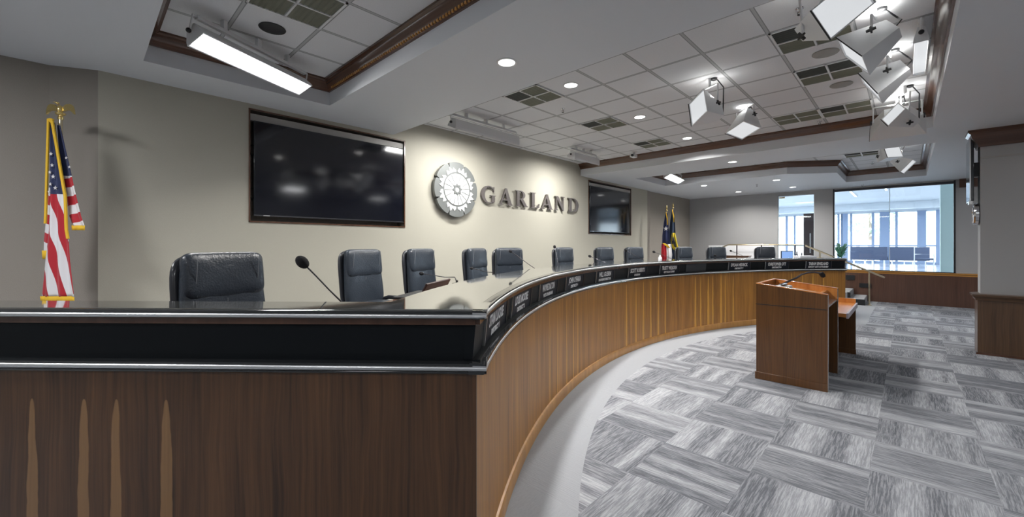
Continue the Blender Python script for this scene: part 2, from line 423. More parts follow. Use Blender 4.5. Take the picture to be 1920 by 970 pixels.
crown_run([(-5.0, .38), (.26, .38), (.26, 2.05), (-5.0, 2.05)], 'trim_1', True)
crown_run([(-5.72, 3.26), (.26, 3.26), (.26, 8.36), (-5.72, 8.36)], 'trim_2')
crown_run(trayC, 'trim_3', True)
# dentil band on the near coffer crown
dm = MB()
for i in range(130):
    x = -4.88+i*.04
    dm.box((x, 2.05-.034, TILE-.112), (x+.02, 2.05-.016, TILE-.09))
struct(dm.build('trim_4', M['wood_trim']))

# --- left (sign) wall with two television recesses
recs = [(1.353, 3.467, 1.868, 3.215), (8.70, 10.955, 1.868, 3.215)]
wm = MB()
y0, y1 = .10, 12.03
o_ = [(y0, 0), (y1, 0), (y1, SOF), (8.36, SOF), (8.36, TILE+.02), (3.26, TILE+.02), (3.26, SOF), (y0, SOF)]
hs = [[(a, c), (b, c), (b, d), (a, d)] for a, b, c, d in recs]
vs, fs = poly_holes(o_, hs, f=lambda y, z: (wallx(y), y, z)); wm.add(vs, fs)
struct(wm.build('wall_left', M['wall']))
for a, b, c, d in recs:
    r = MB(); X = lambda y, k: wallx(y)-k
    for (p, q) in (((a, c), (b, c)), ((b, c), (b, d)), ((b, d), (a, d)), ((a, d), (a, c))):
        r.add([(X(p[0], 0), p[0], p[1]), (X(q[0], 0), q[0], q[1]), (X(q[0], .22), q[0], q[1]), (X(p[0], .22), p[0], p[1])], [(0, 1, 2, 3)])
    r.add([(X(a, .22), a, c), (X(b, .22), b, c), (X(b, .22), b, d), (X(a, .22), a, d)], [(0, 1, 2, 3)])
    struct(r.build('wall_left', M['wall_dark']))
    t = MB(); w = .016
    for (p0, p1, q0, q1) in ((a, a+w, c, d), (b-w, b, c, d), (a, b, c, c+w), (a, b, d-w, d)):
        t.add([(X(y, -k), y, z) for k in (.0, .012) for (y, z) in ((p0, q0), (p1, q0), (p1, q1), (p0, q1))], [(0, 1, 2, 3), (7, 6, 5, 4), (0, 4, 5, 1), (1, 5, 6, 2), (2, 6, 7, 3), (3, 7, 4, 0)])
    struct(t.build('trim_5', M['wood_dark']))
# returns at either end of the sign wall
e = MB()
pts = [(wallx(.10), .10), (-5.752, -.215), (-5.80, YB)]
for p, q in zip(pts[:-1], pts[1:]): e.add([(*p, 0), (*q, 0), (*q, SOF), (*p, SOF)], [(0, 1, 2, 3)])
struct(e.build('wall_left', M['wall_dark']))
e = MB()
pts = [(wallx(12.03), 12.03), (-5.83, 12.35), (-5.78, FARY)]
for p, q in zip(pts[:-1], pts[1:]): e.add([(*p, 0), (*q, 0), (*q, SOF), (*p, SOF)], [(0, 1, 2, 3)])
struct(e.build('wall_left', M['wall_dark']))  # darker colour stands in for less light on this return
# --- far wall, openings for the glass door and the big window
fw = MB()
door = [(-3.01, PLAT), (-2.05, PLAT), (-2.05, 3.16), (-3.01, 3.16)]
win = [(-1.585, .87), (.873, .87), (.873, 3.24), (-1.585, 3.24)]
for yy in (FARY, FARY+.14):
    vs, fs = poly_holes([(-6.2, 0), (XR, 0), (XR, SOF), (-6.2, SOF)], [door, win], f=lambda x, z: (x, yy, z)); fw.add(vs, fs)
for h in (door, win):
    for i in range(4):
        p, q = h[i], h[(i+1) % 4]
        fw.add([(p[0], FARY, p[1]), (q[0], FARY, q[1]), (q[0], FARY+.14, q[1]), (p[0], FARY+.14, p[1])], [(0, 1, 2, 3)])
struct(fw.build('wall_back', M['wall_grey']))
struct(MB().box((XR, YB, 0), (XR+.12, FARY+.14, SOF)).build('wall_right', M['wall_grey']))
struct(MB().box((-6.2, YB-.12, 0), (XR+.12, YB, SOF)).build('wall_front', M['wall_grey']))
# wainscot on far wall
struct(MB().box((-1.45, FARY-.03, 0), (XR, FARY, .80)).build('trim_6', M['wood_wains']))
cr = [(0, .79), (.035, .79), (.035, .82), (.055, .84), (.055, .865), (0, .87)]
struct(MB().sweep(cr, [(XR, FARY-.001), (-1.5, FARY-.001)]).build('trim_7', M['wood_trim'], smooth=True))
struct(MB().box((.95, FARY-.09, 3.05), (XR, FARY, SOF)).build('trim_8', M['wood_dark']))
# --- pier on the right
PY = 9.1; PX = .77
struct(MB().box((PX, PY, 0), (XR, PY+.3, SOF)).build('wall_right', M['wall_grey']))
struct(MB().box((PX-.03, PY-.03, .0), (XR, PY+.33, .80)).build('trim_9', M['wood_pier']))
struct(MB().sweep([(0, .79), (.05, .79), (.055, .82), (.085, .85), (.085, .875), (.02, .885), (0, .885)], [(XR, PY), (PX, PY), (PX, PY+.3), (XR, PY+.3)][::-1] and [(XR, PY), (PX, PY), (PX, PY+.3)][::1]).build('trim_10', M['wood_pier'], smooth=True))
pc = [(0, 3.03), (.02, 3.03), (.03, 3.07), (.055, 3.10), (.09, 3.16), (.10, 3.21), (.13, 3.235), (.13, SOF), (0, SOF)]
struct(MB().sweep([(-o, z) for o, z in pc][::-1], [(PX, PY+.3), (PX, PY), (XR, PY)]).build('trim_11', M['wood_dark'], smooth=True, angle=30))
struct(MB().box((PX, PY-.012, 2.86), (XR, PY, 2.885)).build('trim_12', M['greybox']))
struct(MB().box((PX-.045, PY-.045, 0), (XR, PY+.0, .03)).build('baseboard_right', M['wood_dark']))
# --- raised platform behind the dais, steps
pl = []
for i in range(41):
    a = th_start-2.5+(th_end+1-th_start+2.5)*i/40; pl.append(polar(7.8, a))
pl += [(-1.0, 12.2), (-1.35, 13.3), (-1.5, 14.2), (-1.5, FARY), (-5.77, FARY), (-5.8, 12.36), (-5.62, 12.0), (-5.5, 0.4), (-5.72, -.25), (-5.76, YB+1.2)]
p2 = C0+DD*2.95-NN*.23; pl += [(p2.x-.6, p2.y-.55), (p2.x, p2.y)]
p2 = C0+DD*.5-NN*.23; pl += [(p2.x, p2.y)]
struct(MB().prism(pl, 0, PLAT).build('floor', M['stepcarpet']))
st = thing('carpeted_steps', 'grey carpeted steps leading up behind the far end of the dais', 'steps', (-1.1, 14.8, 0))
MB().box((-1.5, 14.25, 0), (-.82, FARY-.03, .17)).build('step', M['stepcarpet'], st, world=True, bevel=.012)
MB().box((-1.5, 14.25, .17), (-1.12, FARY-.03, .34)).build('step', M['stepcarpet'], st, world=True, bevel=.012)
MB().box((-1.5, 14.235, 0), (-.80, 14.249, .15)).build('fascia', M['black'], st, world=True)
MB().box((-1.5, 14.235, .18), (-1.10, 14.249, .32)).build('fascia', M['black'], st, world=True)
for (x0, x1, z0, z1) in ((-1.30, -1.10, .58, .72), (-1.00, -.74, .38, .50)):
    struct(MB().box((x0, FARY-.045, z0), (x1, FARY-.03, z1)).build('trim_13', M['black']))

# ================================================================== DAIS
dais = thing('curved_dais', 'long curved council dais with striped walnut front and dark polished counter', 'dais', (C0.x, C0.y, 0))
A0, A1 = th_start, th_end
def straight(prof, s0, s1):
    """profile [(in, z)] where in = distance behind the front face line, swept along the straight end"""
    m = len(prof); vs = []; fs = []; uvs = []
    for s_ in (s0, s1):
        for d, z in prof:
            q = C0+DD*s_-NN*d; vs.append((q.x, q.y, z))
    for j in range(m):
        k = (j+1) % m; fs.append((j, m+j, m+k, k))
        flat = abs(prof[j][1]-prof[k][1]) < .3*abs(prof[j][0]-prof[k][0])
        va, vb = (prof[j][0], prof[k][0]) if flat else (prof[j][1], prof[k][1])
        uvs.append([(s0, va), (s1, va), (s1, vb), (s0, vb)])
    fs += [tuple(range(m)), tuple(range(m, 2*m))[::-1]]; uvs += [[(p[0], p[1]) for p in prof], [(p[0], p[1]) for p in prof][::-1]]
    return vs, fs, uvs
def smb(prof, s0, s1):
    mb = MB(); vs, fs, uvs = straight(prof, s0, s1); return mb.add(vs, fs, None, uvs)
SL = 3.0
MB().arc([(7.575, 0), (7.575, 1.06), (7.60, 1.06), (7.60, 0)], A0-.2, A1).build('curved_front_panel', M['wood_curve'], dais, world=True)
smb([(.022, 0), (.022, 1.06), (.06, 1.06), (.06, 0)], .044, SL).build('end_front_panel', M['wood_end_unlit'], dais, world=True)
def bull(r0, z0, z1, sgn, dep):
    c = (z0+z1)/2; h = (z1-z0)/2; pr = []
    for i in range(9):
        a = -pi/2+pi*i/8; pr.append((r0+sgn*(h*(1-cos(a))), c+h*sin(a)))
    return pr+[(r0+sgn*dep, z1), (r0+sgn*dep, z0)]
MB().arc(bull(7.535, 1.056, 1.072, 1, .07), A0, A1).build('lower_nosing', M['darknosing'], dais, smooth=True, world=True)
MB().arc(bull(7.528, 1.072, 1.092, 1, .06), A0, A1).build('lower_bead', M['nosing'], dais, smooth=True, world=True)
MB().arc([(7.533, 1.092), (7.535, 1.100), (7.60, 1.104), (7.60, 1.092)], A0, A1).build('lower_ledge', M['darknosing'], dais, world=True)
MB().arc([(7.56, 1.098), (7.56, 1.108), (7.64, 1.108), (7.64, 1.098)], A0-.3, A1).build('ledge', M['blackband'], dais, world=True)
MB().arc([(7.595, 1.10), (7.58, 1.262), (7.63, 1.262), (7.63, 1.10)], A0-.3, A1).build('name_band', M['blackband'], dais, world=True)
MB().arc([(7.562, 1.258), (7.562, 1.287), (7.64, 1.287), (7.64, 1.258)], A0-.3, A1).build('band_rail', M['wood_dark'], dais, world=True)
MB().arc(bull(7.528, 1.295, 1.315, 1, .06), A0, A1).build('counter_bead', M['nosing'], dais, smooth=True, world=True)
MB().arc([(7.536, 1.315), (7.54, 1.321), (7.548, 1.3235), (7.59, 1.3235), (7.59, 1.315)], A0, A1).build('counter_nosing', M['darknosing'], dais, smooth=True, world=True)
MB().arc(bull(7.536, 1.287, 1.295, 1, .06), A0, A1).build('counter_nosing', M['darknosing'], dais, smooth=True, world=True)
MB().arc([(7.585, 1.29), (7.585, 1.324), (8.03, 1.324), (8.03, 1.29)], A0-.32, A1).build('countertop', M['countertop'], dais, world=True)
MB().arc([(7.95, PLAT), (7.95, 1.29), (7.98, 1.29), (7.98, PLAT)], A0-2.5, A1).build('back_panel', M['wood_dark'], dais, world=True)
MB().arc([(7.98, 1.17), (7.98, 1.20), (8.48, 1.20), (8.48, 1.17)], A0-4, A1).build('work_surface', M['wood_dark'], dais, world=True)
smb(bull(.006, 1.055, 1.068, 1, .10), .0, SL).build('lower_nosing', M['darknosing'], dais, smooth=True, world=True)
smb(bull(-.001, 1.068, 1.090, 1, .08), .0, SL).build('lower_bead', M['nosing'], dais, smooth=True, world=True)
smb([(.005, 1.090), (.007, 1.098), (.10, 1.104), (.10, 1.090)], .0, SL).build('lower_ledge', M['darknosing'], dais, world=True)
smb([(.05, 1.10), (.05, 1.262), (.13, 1.262), (.13, 1.10)], .075, SL).build('end_band', M['blackband'], dais, world=True)
smb([(.032, 1.258), (.032, 1.287), (.12, 1.287), (.12, 1.258)], .05, SL).build('band_rail', M['wood_dark'], dais, world=True)
smb(bull(-.001, 1.289, 1.309, 1, .05), .0, SL).build('counter_bead', M['nosing'], dais, smooth=True, world=True)
smb([(.004, 1.309), (.006, 1.319), (.016, 1.3235), (.05, 1.3235), (.05, 1.309)], .0, SL).build('counter_nosing', M['darknosing'], dais, smooth=True, world=True)
smb([(.035, 1.29), (.035, 1.3245), (.25, 1.3245), (.25, 1.29)], .0, SL).build('countertop', M['countertop'], dais, world=True)
smb([(.20, PLAT), (.20, 1.29), (.23, 1.29), (.23, PLAT)], .3, SL).build('back_panel', M['wood_dark'], dais, world=True)
smb([(.02, 0), (.02, 1.06), (.24, 1.06), (.24, 0)], SL, SL+.03).build('side_panel', M['wood_end_unlit'], dais, world=True)
MB().arc([(7.555, 0), (7.555, .085), (7.562, .10), (7.575, .105), (7.575, 0)], A0, A1).build('base_trim', M['wood_trim'], dais, smooth=True, world=True)
# far end cap of the dais
ex, ey = polar(7.6, A1)
ea = radians(A1); er = Vector((cos(ea), sin(ea))); et = Vector((sin(ea), -cos(ea)))
q = MB(); P0 = Vector((CX, CY))
def endbox(r0, r1, z0, z1, t):
    pts = [P0+er*r0, P0+er*r1, P0+er*r1+et*t, P0+er*r0+et*t]; q.prism([(p.x, p.y) for p in pts], z0, z1)
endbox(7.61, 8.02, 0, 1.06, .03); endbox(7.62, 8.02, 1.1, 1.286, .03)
q.build('far_end_panel', M['wood_curve'], dais, world=True)

# nameplates on the band
plates = [(214.75, 'STAN LUCKIE', 'DISTRICT 1', 'leftmost, nearest the dais corner'), (209.0, 'LOUIS MOORE', 'DISTRICT 2', 'second from the left'),
          (202.35, 'WAYNE DALTON', 'VICE CHAIRMAN', 'third from the left'), (195.7, 'JOHN O\'HARA', 'DISTRICT 6', 'fourth from the left, two short lines'),
          (188.0, 'WILL GUERIN', 'PLANNING DIRECTOR', 'fifth from the left, long lower line'), (179.9, 'SCOTT ROBERTS', 'CHAIRMAN', 'sixth from the left, near the middle'),
          (172.2, 'TRUETT WELBORN', 'CITY PLAN COMM', 'seventh from the left, just left of the blank plate'), (156.6, 'DYLAN HEDRICK', 'DISTRICT 7', 'third from the right end'),
          (149.0, 'CHRISTOPHER OTT', 'DISTRICT 8', 'second from the right end'), (141.3, 'TARAN ENGLAND', 'DEPUTY CITY ATTORNEY', 'rightmost, above the podium microphone')]
def lean(z): return 7.595-.015*(z-1.10)/.162
def bent(vs, fs, ac, zc, off):
    return [(*polar(lean(zc+v[1])-off, ac-degrees(v[0]/7.6)), zc+v[1]) for v in vs], fs
for a, t1, t2, where in plates:
    x, y = polar(7.60, a)
    th = thing('nameplate', 'black nameplate, white lettering, '+where, 'nameplate', (x, y, 1.18), 0, 'nameplates along the dais front')
    half = .30; g = MB()
    nseg = 8; vs = []; fs = []
    for i in range(nseg+1):
        u = -half+2*half*i/nseg
        vs += [(u, -.072, 0), (u, .072, 0)]
    for off, st_ in ((.004, 0), (.009, 1)):
        pass
    ring = [(u_, v_) for u_ in [(-half+2*half*i/nseg) for i in range(nseg+1)] for v_ in (-.072, .072)]
    va = [(*polar(lean(1.18+v)-.001, a-degrees(u/7.6)), 1.18+v) for u, v in ring]; vb = [(*polar(lean(1.18+v)-.007, a-degrees(u/7.6)), 1.18+v) for u, v in ring]
    N = len(ring); F = []
    for i in range(nseg):
        F += [(2*i, 2*i+2, 2*i+3, 2*i+1), (N+2*i, N+2*i+1, N+2*i+3, N+2*i+2), (2*i, N+2*i, N+2*i+2, 2*i+2), (2*i+1, 2*i+3, N+2*i+3, N+2*i+1)]
    F += [(0, 1, N+1, N), (N-2, 2*N-2, 2*N-1, N-1)]
    g.add(va+vb, F); g.build('plate', M['plate'], th, world=True)
    for sgn in (-1, 1):
        vs2, fs2 = [], []
        bars = MB(); u = sgn*half
        pts = [(*polar(lean(1.18+v)-o, a-degrees((u+w)/7.6)), 1.18+v) for o in (0, .012) for (w, v) in ((-.006, -.078), (.006, -.078), (.006, .078), (-.006, .078))]
        bars.add(pts, [(0, 1, 2, 3), (4, 5, 6, 7), (0, 1, 5, 4), (1, 2, 6, 5), (2, 3, 7, 6), (3, 0, 4, 7)]).build('holder', M['silver'] if sgn < 0 else M['steel'], th, world=True)
    tx = MB()
    w1 = .40 if len(t1) < 13 else .46
    for s_, zc, hgt, wid in ((t1, .022, .062, w1), (t2, -.045, .030, min(.5, .024*len(t2)))):
        v0, f0 = text_mesh(s_, hgt*1.35, offset=.0035)
        xs = [p[0] for p in v0]; k = wid/max(.01, (max(xs)-min(xs)))
        v0 = [(p[0]*k, p[1], 0) for p in v0]
        # looking outward from the dais centre side, text runs with decreasing angle
        v1, f1 = bent(v0, f0, a, 1.18+zc, .0085); tx.add(v1, f1)
    tx.build('lettering', M['text'], th, world=True)
x, y = polar(7.60, 166.0)
vs_ = []; bl = MB()
ring = [(-.3+.075*i, v_) for i in range(9) for v_ in (-.07, .07)]
va = [(*polar(lean(1.18+v)-.001, 166-degrees(u/7.6)), 1.18+v) for u, v in ring]; vb = [(*polar(lean(1.18+v)-.006, 166-degrees(u/7.6)), 1.18+v) for u, v in ring]; N = len(ring); F = []
for i in range(8): F += [(2*i, 2*i+2, 2*i+3, 2*i+1), (N+2*i, N+2*i+1, N+2*i+3, N+2*i+2), (2*i, N+2*i, N+2*i+2, 2*i+2), (2*i+1, 2*i+3, N+2*i+3, N+2*i+1)]
F += [(0, 1, N+1, N), (N-2, 2*N-2, 2*N-1, N-1)]
bl.add([tuple(Vector(p)-Vector((x, y, 1.11))) for p in va+vb], F)
bo = bl.build('blank_nameplate', plain('blank_plate_grey', (.03, .034, .04), .3)); bo.location = (x, y, 1.11)
tag(bo, 'blank dark nameplate without lettering near the middle of the dais band', 'nameplate')

# ================================================================== CHAIRS
def pad(a, b, t, n=7., m=3., N=40, K=12):
    vs = []; fs = []
    sp = lambda v, e: math.copysign(abs(v)**e, v)
    for i in range(K+1):
        ph = -pi/2+pi*i/K
        for k in range(N):
            th = 2*pi*(k+.5)/N; c = max(abs(cos(ph)), 1e-3)**(2/m)
            vs.append((t*sp(sin(ph), 2/m), a*c*sp(cos(th), 2/n), b*c*sp(sin(th), 2/n)))
    for i in range(K):
        for k in range(N): fs.append((i*N+k, i*N+(k+1) % N, (i+1)*N+(k+1) % N, (i+1)*N+k))
    fs += [tuple(range(N))[::-1], tuple(range(K*N, K*N+N))]
    return vs, fs
def bendT(vs, c, tilt, wrap, flare=0):
    R_ = Matrix.Rotation(tilt, 3, 'Y'); out = []
    for x, y, z in vs:
        x2 = x+wrap*y*y; y2 = y*(1-flare*z)
        p = R_ @ Vector((x2, y2, z)); out.append((p.x+c[0], p.y+c[1], p.z+c[2]))
    return out
def make_chair():
    t = thing('office_chair', '', 'chair', (0, 0, PLAT), 0, 'leather chairs behind the dais')
    vs, fs = pad(.240, .142, .055, 7, 3.4); MB().add(bendT(vs, (-.212, 0, .912), -.10, .55), fs).build('headrest', M['leather'], t, smooth=True, angle=80)
    vs, fs = pad(.248, .292, .058, 6, 3); MB().add(bendT(vs, (-.214, 0, .760), -.10, .52, .28), fs).build('backrest', M['leather'], t, smooth=True, angle=80)
    vs, fs = pad(.262, .295, .035, 5, 3); MB().add(bendT(vs, (-.275, 0, .745), -.10, .45), fs).build('back_shell', M['leather2'], t, smooth=True, angle=80)
    vs, fs = pad(.27, .26, .07, 7, 3); MB().add([(z, y, x+.46) for x, y, z in vs], fs).build('seat', M['leather'], t, smooth=True, angle=80)
    for yy in (-.185, .185):
        s = MB()
        s.tube([(-.215+.055+.55*yy*yy+.001-.10*(-dz), yy, .915+dz) for dz in (-.12, -.06, 0, .06, .12)], .0022, 5)
        s.build('stitching', M['thread'], t)
    for yy in (0,):
        s = MB()
        s.tube([(-.168-.10*(-dz), yy, .63+dz) for dz in (-.13, -.05, .05, .14)], .0025, 5)
    s.build('stitching', M['thread'], t)
    for sg in (-1, 1):
        MB().tube([(-.2, sg*.25, .50), (-.1, sg*.28, .535), (.10, sg*.28, .535), (.16, sg*.28, .51), (.13, sg*.27, .45), (0, sg*.24, .42)], .022, 8).build('armrest', M['leather2'], t, smooth=True)
    MB().lathe([(.03, .12), (.03, .3), (.045, .32), (.045, .40)], 14).build('gas_column', M['steel'], t, smooth=True)
    b = MB()
    for k in range(5):
        a = 2*pi*k/5; b.tube([(0, 0, .13), (.15*cos(a), .15*sin(a), .11), (.29*cos(a), .29*sin(a), .075)], [.03, .024, .016], 6)
    st_ = b.build('star_base', M['black'], t, smooth=True)
    for k in range(5):
        a = 2*pi*k/5; MB().ell((.29*cos(a), .29*sin(a), .03), (.03, .03, .03), 10, 6).build('caster', M['black'], st_, smooth=True)
    return t
base_chair = make_chair()
chairs = [(-3.10, .60, None, 'navy leather chair seen large at the left, behind the straight dais end', -14), (-4.05, 1.98, None, 'navy leather chair second from the left, behind the long gooseneck microphone', -4), (-4.28, 2.83, None, 'navy leather chair third from the left, behind the open laptop', 0),
          (-4.24, 3.69, None, 'navy leather chair fourth from the left, under the left edge of the wall seal', 6), (-4.38, 4.47, None, 'navy leather chair fifth from the left, with a slanting microphone before it', -22), (-4.5, 6.02, None, 'navy leather chair below the last letters of the wall sign', 0),
          (-4.42, 7.28, None, 'navy leather chair below the left edge of the farther television', 0), (-4.27, 8.25, None, 'navy leather chair below the farther television, to its right', 0), (-3.86, 9.95, None, 'wide navy leather chair beside the two far flags', 8),
          (-3.35, 10.65, None, 'navy leather chair right of the two far flags, before the wooden cabinet', 0), (-2.56, 11.75, None, 'rightmost navy leather chair, before the white lit-wall panel', 0)]
for i, (x, y, _, lab, dr) in enumerate(chairs):
    ang = atan2(CY-y, CX-x)+radians(dr)
    x += .22*cos(ang); y += .22*sin(ang)
    if i == 0: base_chair.location = (x, y, PLAT); base_chair.rotation_euler = (0, 0, ang); base_chair['label'] = lab
    else: dup(base_chair, (x, y, PLAT), ang, lab)

# ================================================================== MICROPHONES
def mic(base, head, label, rf=.016, zb=1.20, sag=.0):
    b = Vector((base[0], base[1], zb)); h = Vector(head)
    t = thing('gooseneck_microphone', label, 'microphone', b, 0, 'gooseneck microphones along the dais')
    MB().lathe([(.055, 0), (.055, .012), (.045, .022), (.012, .028), (.010, .05)], 16).build('stand', M['black'], t, smooth=True)
    r = h-b; p = [Vector((0, 0, .03)), Vector((r.x*.06, r.y*.06, .08)), r*.35+Vector((0, 0, .04+sag)), r*.7+Vector((0, 0, .02+sag*.5)), r]
    MB().tube(p, [.006, .005, .004, .004, .005], 8).build('gooseneck', M['steel'], t, smooth=True)
    d = (r-p[3]).normalized(); T = Matrix.Translation(r) @ d.to_track_quat('Z', 'Y').to_matrix().to_4x4()
    MB().ell((0, 0, rf*.4), (rf, rf, rf*1.35), 14, 9, T).build('windscreen', M['foam'], t, smooth=True)
mic((-2.30, 1.02), (-2.378, .836, 1.496), 'gooseneck microphone with round foam head at the left of the second chair', .030)
mic((-3.2, 2.55), (-3.50, 2.35, 1.31), 'short gooseneck microphone in front of the third chair', .018)
mic((-3.45, 3.3), (-3.52, 3.02, 1.335), 'short gooseneck microphone in front of the fourth chair', .016)
mic((-3.32, 3.95), (-3.472, 3.598, 1.517), 'slanting gooseneck microphone in front of the fifth chair', .018)
mic((-3.62, 4.75), (-3.83, 4.917, 1.561), 'upright microphone standing left of the chair below the sign', .022)
mic((-3.55, 6.1), (-3.887, 5.972, 1.40), 'low microphone left of the chair below the farther television', .022)
mic((-3.6, 7.5), (-3.941, 7.306, 1.488), 'microphone hard against the left edge of the eighth chair', .022)
mic((-3.4, 8.5), (-3.811, 8.263, 1.446), 'microphone standing left of the far flags', .024)
mic((-3.0, 10.1), (-3.10, 9.80, 1.36), 'microphone between the wide chair and its right neighbour', .024)
mic((-2.6, 10.7), (-2.932, 10.354, 1.455), 'microphone before the white lit-wall panel', .022)

# laptop, desk clutter
lt = thing('laptop', 'open dark laptop seen from behind, between third and fourth chairs', 'laptop', (-2.66, 1.88, 1.20), radians(122))
MB().box((-.22, .0, 0), (.22, .22, .018)).build('keyboard_deck', M['black'], lt, bevel=.004)
MB().box((-.24, -.008, 0), (.24, .008, .118), Matrix.Translation((0, .0, .015)) @ Matrix.Rotation(radians(28), 4, 'X')).build('screen_lid', M['darkwoodpanel'], lt, bevel=.004)
mo = thing('desk_monitor', 'small lit blue desk monitor right of the last chair', 'monitor', (-2.0, 11.2, 1.20), radians(50))
MB().box((-.15, -.012, .06), (.15, .012, .26)).build('casing', M['black'], mo, bevel=.004)
MB().box((-.135, -.014, .075), (.135, -.012, .245)).build('screen', M['bluescreen'], mo)
MB().lathe([(.07, 0), (.07, .01), (.015, .02), (.015, .08)], 14).build('stand', M['black'], mo, smooth=True)
tag(MB().box((-.17, -.12, 0), (.17, .12, .035)).build('paper_stack', M['paper'], bevel=.003), 'low stack of white papers on the counter near the right end', 'papers').location = (-1.62, 10.95, 1.3245)
bpy.data.objects['paper_stack'].rotation_euler = (0, 0, radians(40))
for i, (x, y, h) in enumerate(((-1.82, 11.28, .24), (-1.74, 11.36, .21))):
    bt = thing('bottle', 'dark bottle standing right of the desk monitor, '+('nearer the screen' if i == 0 else 'farther from the screen'), 'bottle', (x, y, 1.20), 0, 'bottles on the desk')
    MB().lathe([(.033, 0), (.035, .01), (.035, h*.6), (.014, h*.8), (.013, h)], 14).build('body', M['steel'], bt, smooth=True)
    MB().lathe([(.016, h-.005), (.016, h+.02)], 12).build('cap', M['paper'], bt, smooth=True)
mx_, my_ = polar(7.78, 171.9)
hb = thing('small_bottle', 'small clear bottle on the counter left of the far flags', 'bottle', (mx_, my_, 1.324))
MB().lathe([(.03, 0), (.032, .01), (.03, .05), (.012, .075), (.01, .10)], 14).build('body', M['paper'], hb, smooth=True)

# ================================================================== WALL: TVs, seal, letters
def tv(y0, y1, z0, z1, label, cables):
    yc = (y0+y1)/2; t = thing('television', label, 'television', (wallx(yc), yc, (z0+z1)/2), radians(.9))
    w = (y1-y0)/2; h = (z1-z0)/2
    MB().box((-.075, -w, -h), (-.012, w, h)).build('casing', M['blackgloss'], t, bevel=.006)
    MB().box((-.0125, -w+.018, -h+.022), (-.009, w-.018, h-.018)).build('screen', M['screen'], t)
    MB().box((-.014, -w, -h), (-.004, w, -h+.016)).build('lower_bezel', M['steel'], t)
    MB().box((-.218, -.3, -.25), (-.075, .3, .25)).build('wall_bracket', M['steel'], t)
    if cables:
        for zz in (.22, -.30):
            MB().tube([(-.09, -w+.02, zz+.07), (-.05, -w-.03, zz+.05), (-.05, -w-.035, zz-.02), (-.09, -w+.01, zz-.08)], .009, 6).build('cable', M['black'], t, smooth=True)
    MB().box((-.011, -w+.10, -h+.002), (-.003, -w+.17, -h+.013)).build('badge', M['silver'], t)
tv(1.41, 3.45, 1.945, 3.085, 'large black flat television recessed in the wall left of the seal', True)
tv(8.80, 10.88, 1.93, 3.085, 'large black flat television recessed in the wall right of the sign letters', False)
# grey closing strip above each screen (top of recess)
for (a, b) in ((1.37, 3.45), (8.72, 10.94)):
    o = MB().box((wallx((a+b)/2)-.10, a, 3.09), (wallx((a+b)/2)-.03, b, 3.17)).build('trim_14', M['greybox']); struct(o)

def curve_shape(name, loops, depth, m, parent, T):
    cu = bpy.data.curves.new(name, 'CURVE'); cu.dimensions = '2D'; cu.fill_mode = 'BOTH'; cu.extrude = depth/2
    for L in loops:
        s_ = cu.splines.new('POLY'); s_.points.add(len(L)-1); s_.use_cyclic_u = True
        for p, c in zip(s_.points, L): p.co = (c[0], c[1], 0, 1)
    o = bpy.data.objects.new(name, cu); COL.objects.link(o)
    dg = bpy.context.evaluated_depsgraph_get(); dg.update(); me = bpy.data.meshes.new_from_object(o.evaluated_get(dg)); bpy.data.objects.remove(o)
    me.name = name; me.transform(T); me.materials.clear(); me.materials.append(m)
    q_ = bpy.data.objects.new(name, me); COL.objects.link(q_)
    if parent: q_.parent = parent
    return q_
# wall frame: local x -> +Y along wall, local y -> up, local z -> out of wall (+X)
WT = Matrix(((0, 0, 1, 0), (1, 0, 0, 0), (0, 1, 0, 0), (0, 0, 0, 1)))
WT = Matrix.Rotation(radians(.9), 4, 'Z') @ WT
SY, SZ, SR = 4.43, 2.545, .468
seal = thing('wall_seal', 'round grey and white flower seal mounted on the beige wall', 'seal', (wallx(SY), SY, SZ))
out = []
for i in range(480):
    a = 2*pi*i/480; ph = (a*8/(2*pi)+.5) % 1-.5           # eight lobes with notches
    r = SR*(1-.035*(abs(ph)*2)**4)
    if abs(ph) > .485: r = SR*.84
    elif abs(ph) > .46: r = SR*(.95-(abs(ph)-.46)*3.6)
    out.append((r*cos(a), r*sin(a)))
curve_shape('disc', [out], .06, M['seal'], seal, WT @ Matrix.Translation((0, 0, .06)))
for k in range(8):
    a0 = 2*pi*(k+.5)/8
    for j in (-1, 0, 1):
        a = a0+j*radians(12.5); ln = .40 if j == 0 else .375; w = radians(6.0)
        lp = [(.30*cos(a-w), .30*sin(a-w)), (.33*cos(a-w*1.05), .33*sin(a-w*1.05)), (ln*.94*cos(a-w*.35+.02), ln*.94*sin(a-w*.35+.02)), (ln*cos(a+.03), ln*sin(a+.03)), (ln*.93*cos(a+w*.6), ln*.93*sin(a+w*.6)), (.33*cos(a+w*1.0), .33*sin(a+w*1.0)), (.30*cos(a+w), .30*sin(a+w))]
        curve_shape('petal', [lp], .012, M['sealwhite'], seal, WT @ Matrix.Translation((0, 0, .094)))
circ = lambda r, n=64: [(r*cos(2*pi*i/n), r*sin(2*pi*i/n)) for i in range(n)]
curve_shape('inner_disc', [circ(.268)], .012, M['sealwhite'], seal, WT @ Matrix.Translation((0, 0, .094)))
sp_ = MB()
for i in range(16):
    a = 2*pi*i/16+.1; d = Vector((cos(a), sin(a))); nrm = Vector((-d.y, d.x))*.0035
    pts = [d*.10+nrm, d*.10-nrm, d*.262-nrm*1.6, d*.262+nrm*1.6]
    sp_.prism([(p.x, p.y) for p in pts], .098, .106, WT)
sp_.build('spokes', M['seal'], seal)
st8 = []
for i in range(32):
    a = 2*pi*i/32; r = .098 if i % 4 in (0, 1) else .078; st8.append((r*cos(a), r*sin(a)))
curve_shape('centre_star', [st8, circ(.045, 24)], .016, M['seal'], seal, WT @ Matrix.Translation((0, 0, .104)))

